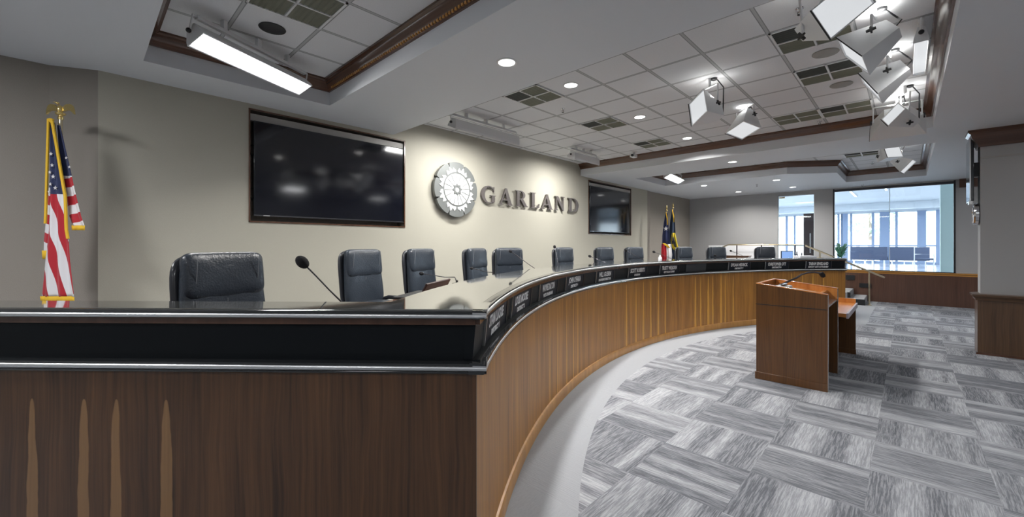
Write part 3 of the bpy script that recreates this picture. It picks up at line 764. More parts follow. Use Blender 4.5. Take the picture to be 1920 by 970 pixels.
def arcp(cx, cy, rx, ry, a0, a1, n=16): return [(cx+rx*cos(radians(a0+(a1-a0)*i/n)), cy+ry*sin(radians(a0+(a1-a0)*i/n))) for i in range(n+1)]
def glyph(ch):
    if ch == 'L': return [[(0,0),(.62,0),(.68,.28),(.64,.28),(.55,.09),(.46,.05),(.29,.05),(.29,.95),(.40,.97),(.40,1),(0,1),(0,.97),(.10,.95),(.10,.05),(0,.03)]], .68
    if ch == 'A': return [[(0,0),(.32,0),(.32,.03),(.2,.06),(.27,.27),(.60,.27),(.68,.06),(.57,.03),(.57,0),(1.0,0),(1.0,.03),(.90,.06),(.56,1.02),(.47,1.02),(.11,.06),(0,.03)], [(.29,.33),(.58,.33),(.44,.76)]], 1.0
    if ch == 'N': return [[(0,0),(.31,0),(.31,.03),(.20,.06),(.20,.76),(.74,-.02),(.84,-.02),(.84,.94),(.95,.97),(.95,1),(.64,1),(.64,.97),(.75,.94),(.75,.34),(.28,1),(0,1),(0,.97),(.11,.91),(.11,.06),(0,.03)]], .95
    if ch == 'D': return [[(0,0),(.40,0)]+arcp(.40,.5,.50,.5,-90,90)+[(0,1),(0,.97),(.11,.95),(.11,.05),(0,.03)], [(.30,.06),(.36,.055)]+arcp(.38,.5,.32,.445,-88,88)+[(.30,.94)]], .90
    if ch == 'R': return [[(0,0),(.40,0),(.40,.03),(.30,.05),(.30,.44),(.36,.44),(.66,.0),(.95,0),(.95,.03),(.86,.06),(.57,.48)]+arcp(.40,.73,.33,.27,-58,90,12)+[(0,1),(0,.97),(.11,.95),(.11,.05),(0,.03)], [(.30,.50)]+arcp(.38,.725,.17,.225,-90,90,12)+[(.30,.95)]], .95
    if ch == 'G': return [[(.86,.68),(.88,.98),(.84,.98),(.78,.93)]+arcp(.5,.5,.5,.52,62,302,26)+[(.80,.02),(.90,.10),(.90,.42),(.98,.45),(.98,.48),(.60,.48),(.60,.45),(.71,.42),(.71,.10)]+arcp(.52,.5,.31,.46,-62,-292,22)+[(.80,.84),(.83,.68)]], .98
lets = [('G', 5.04, 5.41, 'first of the wall sign'), ('A', 5.49, 5.89, 'second of the wall sign, between G and R'), ('R', 5.965, 6.34, 'third of the wall sign'), ('L', 6.43, 6.72, 'fourth of the wall sign'),
        ('A', 6.77, 7.19, 'fifth of the wall sign, between L and N'), ('N', 7.27, 7.63, 'sixth of the wall sign'), ('D', 7.765, 8.19, 'last of the wall sign')]
for ch, ya, yb, lab in lets:
    loops, w = glyph(ch); k = (yb-ya)/w
    o = curve_shape('sign_letter', [[(x*k, y*.315) for x, y in L] for L in loops], .035, M['letters'], None, WT @ Matrix.Translation((0, 0, .040)))
    o.location = (wallx(ya), ya, 2.375); tag(o, 'dark grey raised serif letter '+ch+', '+lab, 'letter', 'raised letters of the wall sign')
    pn = MB()
    for px_, pz in ((.2*k, .06), (.6*k*w, .06)) if ch != 'G' else ((.25*k, .03), (.6*k, .02)): pn.box((px_-.004, pz-.004, -.0), (px_+.004, pz+.004, .026), WT)
    pn.build('standoff_pin', M['steel'], o)

# ================================================================== FLAGS
def ribbon(rows, m, name, parent, n=14, amp=.012, freq=3, yoff=0., seed=0, push=.0):
    """cloth fold: rows = [(x0, x1, z)], local x across (to the right in view), z up, y = depth"""
    mb = MB(); vs = []
    for r_, (x0, x1, z) in enumerate(rows):
        for i in range(n+1):
            t_ = i/n; x = x0+(x1-x0)*t_
            vs.append((x, yoff+push*(1-z)+amp*sin(t_*pi*2*freq+seed)*min(1, (x1-x0)*8), z))
    fs = [(r_*(n+1)+i, r_*(n+1)+i+1, (r_+1)*(n+1)+i+1, (r_+1)*(n+1)+i) for r_ in range(len(rows)-1) for i in range(n)]
    mb.add(vs, fs); o = mb.build(name, m, parent, smooth=True, angle=180)
    s_ = o.modifiers.new('thickness', 'SOLIDIFY'); s_.thickness = .003
    return o
def us_flag_mat():
    m, n, l, b = mat('star_flag_cloth')
    uv = n.new('ShaderNodeUVMap'); s = n.new('ShaderNodeSeparateXYZ'); l.new(uv.outputs[0], s.inputs[0])
    st_ = mth(n, l, 'GREATER_THAN', mth(n, l, 'FLOORED_MODULO', s.outputs[0], 2.), 1.)
    c = mixc(n, l, st_, (.45, .012, .025), (.76, .75, .77))
    c = mixc(n, l, mth(n, l, 'GREATER_THAN', s.outputs[1], 0.), c, (.022, .032, .095))
    l.new(c, b.inputs['Base Color']); b.inputs['Roughness'].default_value = .75; b.inputs['Sheen Weight'].default_value = .2
    return m
M['usflag'] = us_flag_mat()
def fold(rows, sfun, cfun, name, parent, n=24, amp=.012, freq=2, yoff=0, seed=0, sub=10):
    R2 = []
    for a, b in zip(rows[:-1], rows[1:]):
        for k in range(sub): t_ = k/sub; R2.append(tuple(a[j]+(b[j]-a[j])*t_ for j in range(3)))
    R2.append(rows[-1]); vs = []; 
    for x0, x1, z in R2:
        for i in range(n+1):
            t_ = i/n; x = x0+(x1-x0)*t_; vs.append((x, yoff+amp*sin(t_*pi*2*freq+seed+z*1.5), z))
    fs = []; uvs = []
    for r_ in range(len(R2)-1):
        for i in range(n):
            f_ = (r_*(n+1)+i, r_*(n+1)+i+1, (r_+1)*(n+1)+i+1, (r_+1)*(n+1)+i); fs.append(f_)
            cx_ = sum(vs[k][0] for k in f_)/4; cz_ = sum(vs[k][2] for k in f_)/4; cc = cfun(cx_, cz_)
            uvs.append([(sfun(vs[k][0], vs[k][2]), cc) for k in f_])
    mb = MB(); mb.add(vs, fs, None, uvs); o = mb.build(name, M['usflag'], parent, smooth=True, angle=180)
    s_ = o.modifiers.new('thickness', 'SOLIDIFY'); s_.thickness = .003; return o
# near flag.  Local scale: 1 px at 3.5 m = 4.53 mm;  x = (px-105)*s, z = world height
FD = 3.5; s_px = FD/772.4
fvx = lambda px: (px-105)*s_px
fz = lambda py: 1.6+(459.2-py)*s_px-PLAT
Fdir = Vector((-sin(radians(43.83)), cos(radians(43.83)), 0)); Rdir = Vector((cos(radians(43.83)), sin(radians(43.83)), 0))
fl_pos = Fdir*FD+Rdir*((105-960)/772.4*FD)
flag = thing('stars_and_stripes_flag', 'striped flag with gold fringe hanging from an eagle-topped pole at the left wall', 'flag', (fl_pos.x, fl_pos.y, PLAT), radians(43.83))
MB().tube([(0, .035, .02), (0, .035, fz(215))], .014, 10).build('pole', M['brass'], flag, smooth=True)
MB().lathe([(.15, 0), (.15, .02), (.12, .05), (.03, .07), (.025, .12)], 20, Matrix.Translation((0, .035, 0))).build('floor_stand', M['brass'], flag, smooth=True)
eg = MB(); z0 = fz(222)
eg.lathe([(.018, z0), (.02, z0+.02), (.012, z0+.03), (.030, z0+.04), (.034, z0+.055), (.018, z0+.062), (.012, z0+.075)], 14, Matrix.Translation((0, .035, 0)))
eg.ell((.0, .03, fz(203)), (.020, .022, .036)); eg.ell((-.008, .02, fz(192)), (.011, .014, .012)); eg.tube([(-.012, .015, fz(191)), (-.026, .008, fz(190.5)), (-.030, .006, fz(192))], [.006, .004, .001], 6)
eg.tube([(0, .035, fz(203)), (0, .035, fz(214))], [.018, .008], 8)
eagle = eg.build('eagle_finial', M['gold'], flag, smooth=True)
for sg in (-1, 1):
    w = MB(); top = [(.012, 0), (.05, .03), (.085, .034), (.105, .018), (.118, -.02), (.122, -.055)]; bot = [(.012, -.03), (.04, -.028), (.065, -.022), (.085, -.024), (.100, -.035), (.118, -.055)]
    zc = fz(200); vs = [(sg*x, .03, zc+z) for x, z in top]+[(sg*x, .03, zc+z) for x, z in bot]+[(sg*x, .042, zc+z) for x, z in top]+[(sg*x, .042, zc+z) for x, z in bot]
    f_ = []
    for i in range(5): f_ += [(i, i+1, 7+i, 6+i), (12+i, 18+i, 19+i, 13+i), (i, 12+i, 13+i, i+1), (6+i, 7+i, 19+i, 18+i)]
    f_ += [(0, 6, 18, 12)]
    w.add(vs, f_).build('wing', M['gold'], eagle, smooth=True)
pitch = 17*s_px
sC = lambda x, z: ((x-fvx(100))-(fz(365)-z)*.25)/(15.5*s_px)+20+.0
# front fold: canton above, diagonal stripes below
fold([(fvx(102), fvx(110), fz(232)), (fvx(101), fvx(122), fz(300)), (fvx(100), fvx(131), fz(365)), (fvx(97), fvx(136), fz(430)), (fvx(90), fvx(140), fz(490)), (fvx(84), fvx(147), fz(556))], sC, lambda x, z: 1. if z > fz(364)+.0*x else -1., 'front_fold', flag, amp=.010, freq=2.5, yoff=-.03)
# right hand fold behind
sR = lambda x, z: (z*1.0-x*.28)/(17.5*s_px)+.35
fold([(fvx(108), fvx(113), fz(235)), (fvx(112), fvx(130), fz(305)), (fvx(122), fvx(141), fz(355)), (fvx(128), fvx(153), fz(405)), (fvx(135), fvx(160), fz(424))], sR, lambda x, z: 1. if z > fz(331)+x*.1 else -1., 'right_fold', flag, amp=.008, freq=1.5, yoff=.0)
sL = lambda x, z: (z*1.0+x*.3)/(18*s_px)+.6
fold([(fvx(99), fvx(104), fz(240)), (fvx(92), fvx(103), fz(340)), (fvx(86), fvx(101), fz(400)), (fvx(81), fvx(98), fz(450)), (fvx(80), fvx(93), fz(478))], sL, lambda x, z: 1. if z > fz(350) else -1., 'left_fold', flag, amp=.006, freq=1, yoff=.0)
fr = MB()
def fringe(pts, r=.009, y=-.045): fr.tube([(fvx(a), y, fz(b)) for a, b in pts], r, 6)
fringe([(102, 226), (101, 260), (99, 330), (97, 400), (96, 420)], .010); fringe([(108, 226), (116, 270), (126, 330), (133, 370), (135, 430), (138, 448)], .011)
fringe([(104, 226), (107, 232), (110, 226)], .012)
fr.build('fringe', M['goldcloth'], flag, smooth=True)
ribbon([(fvx(84), fvx(147), fz(555)-0), (fvx(85), fvx(148), fz(566))], M['goldcloth'], 'hem_fringe', flag, amp=.01, freq=2.5, yoff=-.034)
ribbon([(fvx(136), fvx(161), fz(423)), (fvx(137), fvx(161), fz(432))], M['goldcloth'], 'hem_fringe', flag, amp=.006, freq=1.5, yoff=-.008)
ribbon([(fvx(81), fvx(90), fz(470)), (fvx(82), fvx(88), fz(486))], M['goldcloth'], 'hem_fringe', flag, amp=.006, freq=1, yoff=-.008)
def star(mb, cx, cz, r, y):
    pts = []
    for i in range(10):
        a = pi/2+pi*i/5; q_ = r if i % 2 == 0 else r*.4; pts.append((cx+q_*cos(a), y, cz+q_*sin(a)))
    for i in range(10): pts.append((pts[i][0], y+.004, pts[i][2]))
    mb.add(pts, [tuple(range(10)), tuple(range(10, 20))]+[(i, (i+1) % 10, 10+(i+1) % 10, 10+i) for i in range(10)])
sm = MB()
for px, py, r_, y_ in ((107, 291, .017, -.048), (109, 312, .017, -.048), (105, 325, .015, -.048), (111, 333, .019, -.048), (106, 347, .015, -.048), (115, 354, .019, -.048), (103, 361, .012, -.048), (128, 297, .013, -.018), (134, 314, .013, -.018)):
    sm = MB(); star(sm, fvx(px), fz(py), r_, y_); sm.build('star', M['flagwhite'], flag)
# two far flags
def far_flag(px, name, label, upper, lower, topy, kind):
    d = 12.0 if kind == 'star' else 12.22; v = Fdir*d+Rdir*((px-960)/772.4*d); S = d/772.4
    X_ = lambda p: (p-px)*S; Z_ = lambda p: 1.6+(459.2-p)*S-PLAT
    t = thing(name, label, 'flag', (v.x, v.y, PLAT), radians(43.83-22))
    MB().tube([(0, .05, .02), (0, .05, Z_(topy+8))], .016, 8).build('pole', M['brass'], t, smooth=True)
    MB().lathe([(.16, 0), (.16, .02), (.03, .07), (.025, .12)], 18, Matrix.Translation((0, .05, 0))).build('floor_stand', M['brass'], t, smooth=True)
    zt = Z_(topy+8)
    MB().lathe([(.012, zt), (.03, zt+.02), (.015, zt+.05), (.026, zt+.08), (.004, zt+.17)], 10, Matrix.Translation((0, .05, 0))).build('spear_finial', M['gold'], t, smooth=True)
    ribbon([(-.03, .03, Z_(topy+12)), (-.08, .05, Z_(topy+30)), (-.12, .07, Z_(topy+55)), (-.13, .10, Z_(topy+75))], M[upper], 'upper_cloth', t, amp=.02, freq=1.5)
    ribbon([(-.14, -.01, Z_(topy+70)), (-.15, .0, Z_(topy+90)), (-.14, .0, Z_(490))], M[lower[0]], 'lower_cloth', t, amp=.02, freq=1.5, yoff=-.01)
    ribbon([(-.01, .12, Z_(topy+70)), (-.0, .15, Z_(topy+90)), (.0, .13, Z_(490))], M[lower[1]], 'lower_cloth', t, amp=.02, freq=1.5, yoff=-.005)
    ribbon([(-.03, -.01, Z_(topy+10)), (.0, .03, Z_(topy+22)), (.01, .035, Z_(topy+34))], M['goldcloth'], 'fringe', t, amp=.004, freq=1, yoff=-.03)
    if kind == 'star':
        s2 = MB(); star(s2, -.02, Z_(topy+41), .075, -.035); s2.build('star', M['flagwhite'], t)
        ribbon([(-.12, -.06, Z_(topy+68)), (-.05, .04, Z_(topy+72)), (.04, .10, Z_(topy+77))], M['goldcloth'], 'hem_fringe', t, amp=.004, freq=1, yoff=-.035)
    else:
        ribbon([(-.03, .06, Z_(topy+54)), (-.06, .10, Z_(topy+68)), (-.02, .15, Z_(topy+82)), (.08, .14, Z_(topy+90))], M['flagyellow'], 'emblem_cloth', t, amp=.02, freq=2, yoff=-.03)
        ribbon([(-.01, .02, Z_(topy+62)), (-.02, .05, Z_(topy+70)), (.04, .09, Z_(topy+80))], M['black'], 'emblem_blotch', t, amp=.01, freq=1, yoff=-.055)  # black blotch on the yellow cloth
far_flag(1250, 'lone_star_flag', 'blue, red and white flag with one star, left of the two far flags', 'blue', ('red', 'flagwhite'), 388, 'star')
far_flag(1262, 'navy_yellow_flag', 'navy and yellow flag, right of the two far flags', 'flagnavy', ('flagnavy', 'flagnavy'), 383, 'other')

# ================================================================== CEILING FITTINGS
def tilec(i, j): return (-.927+.58*i, 3.8+.58*j)
def vent(x0, y0, lab, mixed=False, w=.58, h=.58, dark_first=(0,)):
    t = thing('ceiling_vent', lab, 'vent', (x0+w/2, y0+h/2, TILE), 0, 'air vents in the tile ceiling')
    f = MB(); b = .018; zz = TILE-.012
    for a in ((x0, y0, x0+w, y0+b), (x0, y0+h-b, x0+w, y0+h), (x0, y0, x0+b, y0+h), (x0+w-b, y0, x0+w, y0+h), (x0+w/2-.008, y0, x0+w/2+.008, y0+h), (x0, y0+h/2-.008, x0+w, y0+h/2+.008)):
        f.box((a[0], a[1], zz), (a[2], a[3], TILE+.002))
    f.build('frame', M['white'], t, world=True)
    k = 0
    for ii in (0, 1):
        for jj in (0, 1):
            xa, ya = x0+ii*w/2+.012, y0+jj*h/2+.012; m = MB()
            m.box((xa, ya, TILE-.004), (xa+w/2-.024, ya+h/2-.024, TILE-.001))
            for q_ in range(6):
                yy = ya+.02+q_*.042; m.add([(xa, yy, TILE-.002), (xa+w/2-.024, yy, TILE-.002), (xa+w/2-.024, yy+.016, TILE-.012), (xa, yy+.016, TILE-.012)], [(0, 1, 2, 3)])
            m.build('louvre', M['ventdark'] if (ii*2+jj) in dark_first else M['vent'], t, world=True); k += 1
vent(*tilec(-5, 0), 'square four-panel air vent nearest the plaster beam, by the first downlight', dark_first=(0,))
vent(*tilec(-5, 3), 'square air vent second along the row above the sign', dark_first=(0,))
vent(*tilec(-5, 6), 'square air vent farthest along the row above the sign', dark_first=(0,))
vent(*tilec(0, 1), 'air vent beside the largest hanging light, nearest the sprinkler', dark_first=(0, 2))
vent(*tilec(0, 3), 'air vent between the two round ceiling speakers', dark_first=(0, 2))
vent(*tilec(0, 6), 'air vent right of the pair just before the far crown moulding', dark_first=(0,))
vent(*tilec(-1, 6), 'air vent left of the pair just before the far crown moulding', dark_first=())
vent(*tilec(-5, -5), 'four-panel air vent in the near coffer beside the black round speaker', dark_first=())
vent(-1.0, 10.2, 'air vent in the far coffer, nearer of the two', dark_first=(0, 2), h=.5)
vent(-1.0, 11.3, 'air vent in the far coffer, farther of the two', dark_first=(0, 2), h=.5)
def downlight(x, y, z, lab, power, r=.075):
    t = thing('downlight', lab, 'ceiling light', (x, y, z), 0, 'recessed round downlights')
    ring = MB(); prof = [(r*1.25, -.001), (r*1.25, -.006), (r*1.02, -.009), (r*1.0, -.001)]
    n = 28; vs = []; 
    for a, zz in prof: vs += [(a*cos(2*pi*k/n), a*sin(2*pi*k/n), zz) for k in range(n)]
    ring.add(vs, [(i*n+k, i*n+(k+1) % n, ((i+1) % 4)*n+(k+1) % n, ((i+1) % 4)*n+k) for i in range(4) for k in range(n)])
    ring.build('trim_ring', M['white'], t, smooth=True)
    MB().lathe([(r, -.0045), (r, -.0015)], 28).build('lens', M['lamp'], t)
    area('downlight_beam', (x, y, z-.012), r*2, power, (1, .97, .93), parent=t, spread=150)
downlight(-2.64, 2.68, SOF, 'bright downlight in the plaster beam between the coffers', 70)
downlight(-2.96, 4.12, TILE, 'downlight in the tile ceiling nearest the plaster beam', 52)
downlight(-2.94, 5.87, TILE, 'downlight in the tile ceiling, middle of the row of three', 52)
downlight(-2.90, 7.64, TILE, 'downlight in the tile ceiling, farthest of the row of three', 52)
downlight(-2.54, 9.05, SOF, 'bright downlight in the beam before the far coffer', 60)
downlight(-4.13, 12.1, SOF, 'downlight above the far flags, leftmost of the far four', 34)
downlight(-3.84, 14.3, SOF, 'downlight nearest the far wall corner', 34)
downlight(-2.43, 12.35, SOF, 'downlight right of the far coffer edge', 34)
downlight(-2.39, 14.2, SOF, 'downlight just in front of the glass door', 34)
def disc(name, x, y, z, r, m, lab, cat, grp=None):
    t = thing(name, lab, cat, (x, y, z), 0, grp)
    MB().lathe([(r, -.001), (r, -.008), (r*.93, -.012)], 32).build('grille', m, t, smooth=True)
    n = 32; MB().tube([(r*cos(2*pi*k/n), r*sin(2*pi*k/n), -.005) for k in range(n+1)], .004, 5, cap=False).build('rim', m, t, smooth=True)
disc('ceiling_speaker', -4.12, 1.18, TILE, .105, M['black'], 'black round speaker in the near coffer beside the bright strip light', 'speaker')
spk = plain('speaker_grille_grey', (.30, .30, .28), .7)
disc('ceiling_speaker', -.60, 5.22, TILE, .11, spk, 'pale grey round ceiling speaker, nearer of the two beside the vents', 'speaker', 'round speakers in the tile ceiling')
disc('ceiling_speaker', -.58, 6.38, TILE, .11, spk, 'pale grey round ceiling speaker, farther of the two beside the vents', 'speaker', 'round speakers in the tile ceiling')
def sprinkler(x, y, z, lab):
    t = thing('sprinkler_head', lab, 'sprinkler', (x, y, z), 0, 'ceiling sprinklers')
    MB().lathe([(.03, 0), (.028, -.006), (.010, -.010), (.010, -.03)], 14).build('escutcheon', M['chrome'], t, smooth=True)
    MB().tube([(-.012, 0, -.028), (-.014, 0, -.045), (0, 0, -.052)], .003, 6).tube([(.012, 0, -.028), (.014, 0, -.045), (0, 0, -.052)], .003, 6).lathe([(.018, -.055), (.018, -.052)], 12).build('deflector', M['black'], t, smooth=True)
sprinkler(-3.56, 4.76, TILE, 'small sprinkler head beside the nearest vent of the sign row')
sprinkler(-.64, 4.09, TILE, 'dark sprinkler head at the top beside the largest hanging light')
sprinkler(-3.0, 12.9, SOF, 'sprinkler head among the far downlights')
sprinkler(-1.0, 8.05, TILE, 'sprinkler head right by the far crown moulding')
sprinkler(-.6, 12.9, TILE, 'sprinkler head in the far coffer')
sprinkler(-.9, 14.9, SOF, 'sprinkler head above the large window')
cmr = thing('dome_camera', 'small white ceiling camera near the far crown and the short strip light', 'camera', (-4.14, 8.0, TILE))
MB().lathe([(.07, 0), (.07, -.015), (.02, -.03), (.02, -.06)], 18).build('mount', M['white'], cmr, smooth=True)
MB().box((-.05, -.09, -.12), (.05, .07, -.06)).build('housing', M['white'], cmr, bevel=.012)
MB().lathe([(.025, 0), (.025, .03)], 14, Matrix.Translation((.02, -.09, -.09)) @ Matrix.Rotation(radians(90), 4, 'X')).build('lens', M['black'], cmr, smooth=True)

# strip wall-washers
def strip(c, ang, L, lab, face_dir, power, lit, tilt, w=.10):
    """long open trough fixture hung from the ceiling; local x = length"""
    t = thing('strip_light', lab, 'strip light', (c[0], c[1], TILE), ang, 'hanging strip lights')
    z = c[2]-TILE
    Rm = Matrix.Translation((0, 0, z)) @ Matrix.Rotation(tilt, 4, 'X')
    prof = [(-w, 0), (-w*.95, .03), (-w*.45, .13), (w*.45, .13), (w*.95, .03), (w, 0), (w*.88, 0), (w*.40, .115), (-w*.40, .115), (-w*.88, 0)]
    m = MB(); n = len(prof); vs = [(sx*L/2, y, zz) for sx in (-1, 1) for y, zz in prof]
    m.add(vs, [(i, (i+1) % n, n+(i+1) % n, n+i) for i in range(n)]+[tuple(range(n)), tuple(range(n, 2*n))[::-1]], Rm)
    m.build('trough', M['white'], t)
    for sx in (-1, 1): MB().add([(sx*L/2, y, zz) for y, zz in prof[:6]]+[(sx*(L/2+.008), y, zz) for y, zz in prof[:6]], [(0,1,2,3,4,5),(11,10,9,8,7,6)]+[(i,(i+1)%6,6+(i+1)%6,6+i) for i in range(6)], Rm).build('end_cap', M['white'], t)
    MB().box((-L/2+.01, -w*.80, .02), (L/2-.01, w*.80, .03), Rm).build('diffuser', lit, t)
    y_ = MB()
    for sx in (-1, 1): y_.tube([Rm @ Vector((sx*L/2, 0, .07)), Rm @ Vector((sx*(L/2+.03), 0, .07)), Vector((sx*(L/2+.03), 0, z+.19)), Vector((sx*L*.3, 0, z+.19))], .010, 6)
    y_.box((-L/2, -.02, z+.17), (L/2, .02, z+.20)); y_.box((-.02, -.02, z+.19), (.02, .02, -.002)); y_.box((L*.28, -.02, z+.19), (L*.28+.03, .02, -.002)); y_.box((-L*.31, -.02, z+.19), (-L*.28, .02, -.002))
    y_.build('yoke', M['white'], t)
    for sx in (-1, 1): MB().ell((0, 0, 0), (.02, .02, .02), 10, 6, Matrix.Translation(Rm @ Vector((sx*(L/2+.04), 0, .07)))).build('knob', M['black'], t, smooth=True)
    l_ = area('strip_beam', (0, 0, 0), L*.9, power, (1, .985, .96), size_y=.14, spread=150)
    l_.parent = t; l_.matrix_local = Rm @ Matrix.Translation((0, 0, .012))
    return t
dA = atan2(.888, -.452)
strip((-4.44, 1.152, 3.27), dA, 1.15, 'brightly lit strip light hanging in the near coffer at the upper left', None, 22, M['tube'], radians(-25))
strip((-4.72, 4.33, 3.29), radians(90), 1.32, 'white strip light above the seal, aimed at the wall', None, 42, M['tube'], radians(24))
strip((-4.75, 7.05, 3.30), radians(90), .88, 'white strip light above the last sign letters, aimed at the wall', None, 36, M['tube'], radians(24))
strip((-4.30, 10.5, 3.28), radians(97), 1.25, 'lit strip light at the left end of the far coffer', None, 20, M['tube'], radians(-28))
strip((.085, 5.45, 3.34), radians(90), .95, 'small strip light tight against the right-hand crown moulding', None, 5, M['lamp_soft'], radians(0), .05)

# hanging box studio lights: face centre, u, v, n, half sizes measured from the photograph
def studio(c, u, v, n_, a, b, lab, power, lit=True, depth=.30, shrink=.55):
    c, u, v, n_ = Vector(c), Vector(u).normalized(), Vector(v).normalized(), Vector(n_).normalized()
    v = (v-u*v.dot(u)).normalized(); nn = u.cross(v); nn = nn if nn.dot(n_) > 0 else -nn
    back = c-nn*depth; mid = c-nn*depth*.55
    px, py = mid.x, mid.y
    t = thing('studio_light', lab, 'hanging light', (px, py, TILE), 0, 'box studio lights hung from the ceiling')
    def quad(cc, k): return [cc+u*(sx*a/2*k)+v*(sy*b/2*k) for sx, sy in ((-1, -1), (1, -1), (1, 1), (-1, 1))]
    f0, f1, f2 = quad(c, 1), quad(back+nn*.06, shrink), quad(back, shrink*.8); inn = quad(c, .93); inb = quad(c-nn*.02, .93)
    m = MB(); vs = f0+f1+f2+inn+inb; F = []
    for o1, o2 in ((0, 4), (4, 8), (12, 0), (12, 16)): F += [(o1+i, o1+(i+1) % 4, o2+(i+1) % 4, o2+i) for i in range(4)]
    F.append((8, 9, 10, 11)); m.add(vs, F); m.build('housing', M['white'], t, world=True)
    MB().add([p-nn*.012 for p in inn]+[p-nn*.018 for p in inn], [(0, 1, 2, 3), (7, 6, 5, 4)]+[(i, (i+1) % 4, 4+(i+1) % 4, 4+i) for i in range(4)]).build('diffuser', lit if lit else M['white'], t, world=True)
    e_ = MB().tube([f0[0]+nn*.003, f0[3]+nn*.003], .005, 5); e_.build('dark_edge', M['black'], t, world=True)
    # yoke: two arms from the sides up to a stem on the ceiling
    side = u if abs(u.z) < abs(v.z) else v; hw = (a if side is u else b)/2*.8+.015
    y_ = MB(); top = Vector((mid.x, mid.y, max(mid.z+.18, TILE-.10)))
    top.z = min(top.z, TILE-.03)
    for sg in (-1, 1):
        p = mid+side*sg*hw; sh = Vector((side.x, side.y, 0)).normalized()*hw*sg
        y_.tube([p, Vector((top.x+sh.x, top.y+sh.y, top.z)), top], .010, 6)
    y_.tube([top, Vector((top.x, top.y, TILE-.001))], .014, 8); y_.build('yoke', M['white'], t, world=True)
    for sg in (-1, 1):
        p = mid+side*sg*(hw+.012); T = Matrix.Translation(p) @ (side*sg).to_track_quat('Z', 'Y').to_matrix().to_4x4()
        kb = []
        for i in range(16):
            aa = 2*pi*i/16; rr = .032 if i % 4 in (0, 1) else .014; kb.append((rr*cos(aa), rr*sin(aa)))
        MB().prism(kb, 0, .018, T).build('knob', M['black'], t, world=True)
    cp = [back, back-nn*.05+Vector((0, 0, .03)), Vector((back.x*.5+top.x*.5+.08, back.y*.5+top.y*.5+.06, TILE-.10)), Vector((top.x+.07, top.y+.05, TILE-.02)), Vector((top.x+.04, top.y+.02, TILE-.003))]
    MB().tube(cp, .007, 6).build('cord', M['black'], t, world=True, smooth=True)
    MB().lathe([(.035, 0), (.035, -.02), (.012, -.03)], 12, Matrix.Translation((top.x+.04, top.y+.02, TILE-.001))).build('ceiling_socket', M['black'], t, world=True, smooth=True)
    area('vent_glow', (mid.x, mid.y, max(mid.z+.14, f2[0].z+.05, f2[2].z+.05)), .16, 1.6, (1, .99, .95), (0, 0, 1), parent=t)
    if power:
        l_ = area('studio_beam', tuple(c+nn*.01), max(.05, a*.85), power, (1, .99, .97), tuple(nn), size_y=b*.85, parent=t, spread=140)
        l_.rotation_euler = Matrix((u, nn.cross(u)*-1 if False else (-nn).cross(u), -nn)).transposed().to_euler()
    return t
LS = M['lamp_soft']
studio((-1.668, 6.41, 3.2), (.768, -.622, .155), (.634, .70, -.328), (-.095, -.35, -.932), .40, .27, 'white box light at the right of the middle pair, bright face down', 0, LS)
studio((-1.762, 4.957, 3.2), (.81, -.45, .377), (.232, -.345, -.909), (-.539, -.824, .05), .27, .34, 'white box light at the left of the middle pair, tilted toward the beam', 0, LS)
studio((-.31, 3.533, 3.2), (.532, .562, .633), (-.392, -.499, .773), (.751, -.659, -.045), .42, .24, 'largest white box light, nearest, cut by the top of the picture', 0, LS)
studio((-.334, 4.515, 3.2), (.15, .893, -.424), (.499, -.439, -.747), (-.853, -.099, -.512), .24, .36, 'second box light down the right-hand row, dim lit face toward the dais', 0, LS)
studio((-.274, 5.578, 3.2), (.116, .955, -.272), (.471, -.294, -.832), (-.875, -.032, -.484), .22, .33, 'third box light down the right-hand row, narrow face', 0, LS)
studio((-.129, 6.867, 3.2), (.656, -.322, .683), (.359, -.662, -.658), (-.664, -.676, .1), .24, .19, 'fourth box light down the right-hand row, bright small face', 0, LS)
studio((-.10, 7.55, 3.16), (1, 0, 0), (0, .55, .83), (0, .83, -.55), .55, .34, 'last box light of the right-hand row, facing away toward the window', 0, LS)
studio((-.18, 9.95, 3.26), (.73, .632, .05), (.25, -.2, -.95), (.616, -.773, -.1), .28, .24, 'white-faced box light in the far coffer, left of two', 0, LS)
studio((.013, 11.0, 3.1), (.631, -.092, .77), (.283, .952, -.118), (.722, -.292, -.627), .28, .18, 'small bright box light in the far coffer, lower right of two', 0, LS)

# fill lamps added out of view to brighten the hall
for x, y, pw in ((-3.6, -1.6, 75), (-1.0, -1.6, 20), (1.9, 1.2, 30), (1.9, 4.6, 20), (1.9, -1.6, 34), (2.3, 7.6, 8), (2.2, 12.3, 60)):
    t = thing('fill_lamp', 'added fill lamp panel on the ceiling, out of view', 'ceiling light', (x, y, SOF), 0, 'added fill lamps out of view')
    MB().box((-.31, -.31, -.012), (.31, .31, -.001)).build('frame', M['white'], t)
    MB().box((-.28, -.28, -.016), (.28, .28, -.012)).build('diffuser', M['lamp_soft'], t)
    area('fill_lamp_beam', (x, y, SOF-.02), .55, pw, (.97, .98, 1), size_y=.55, parent=t)

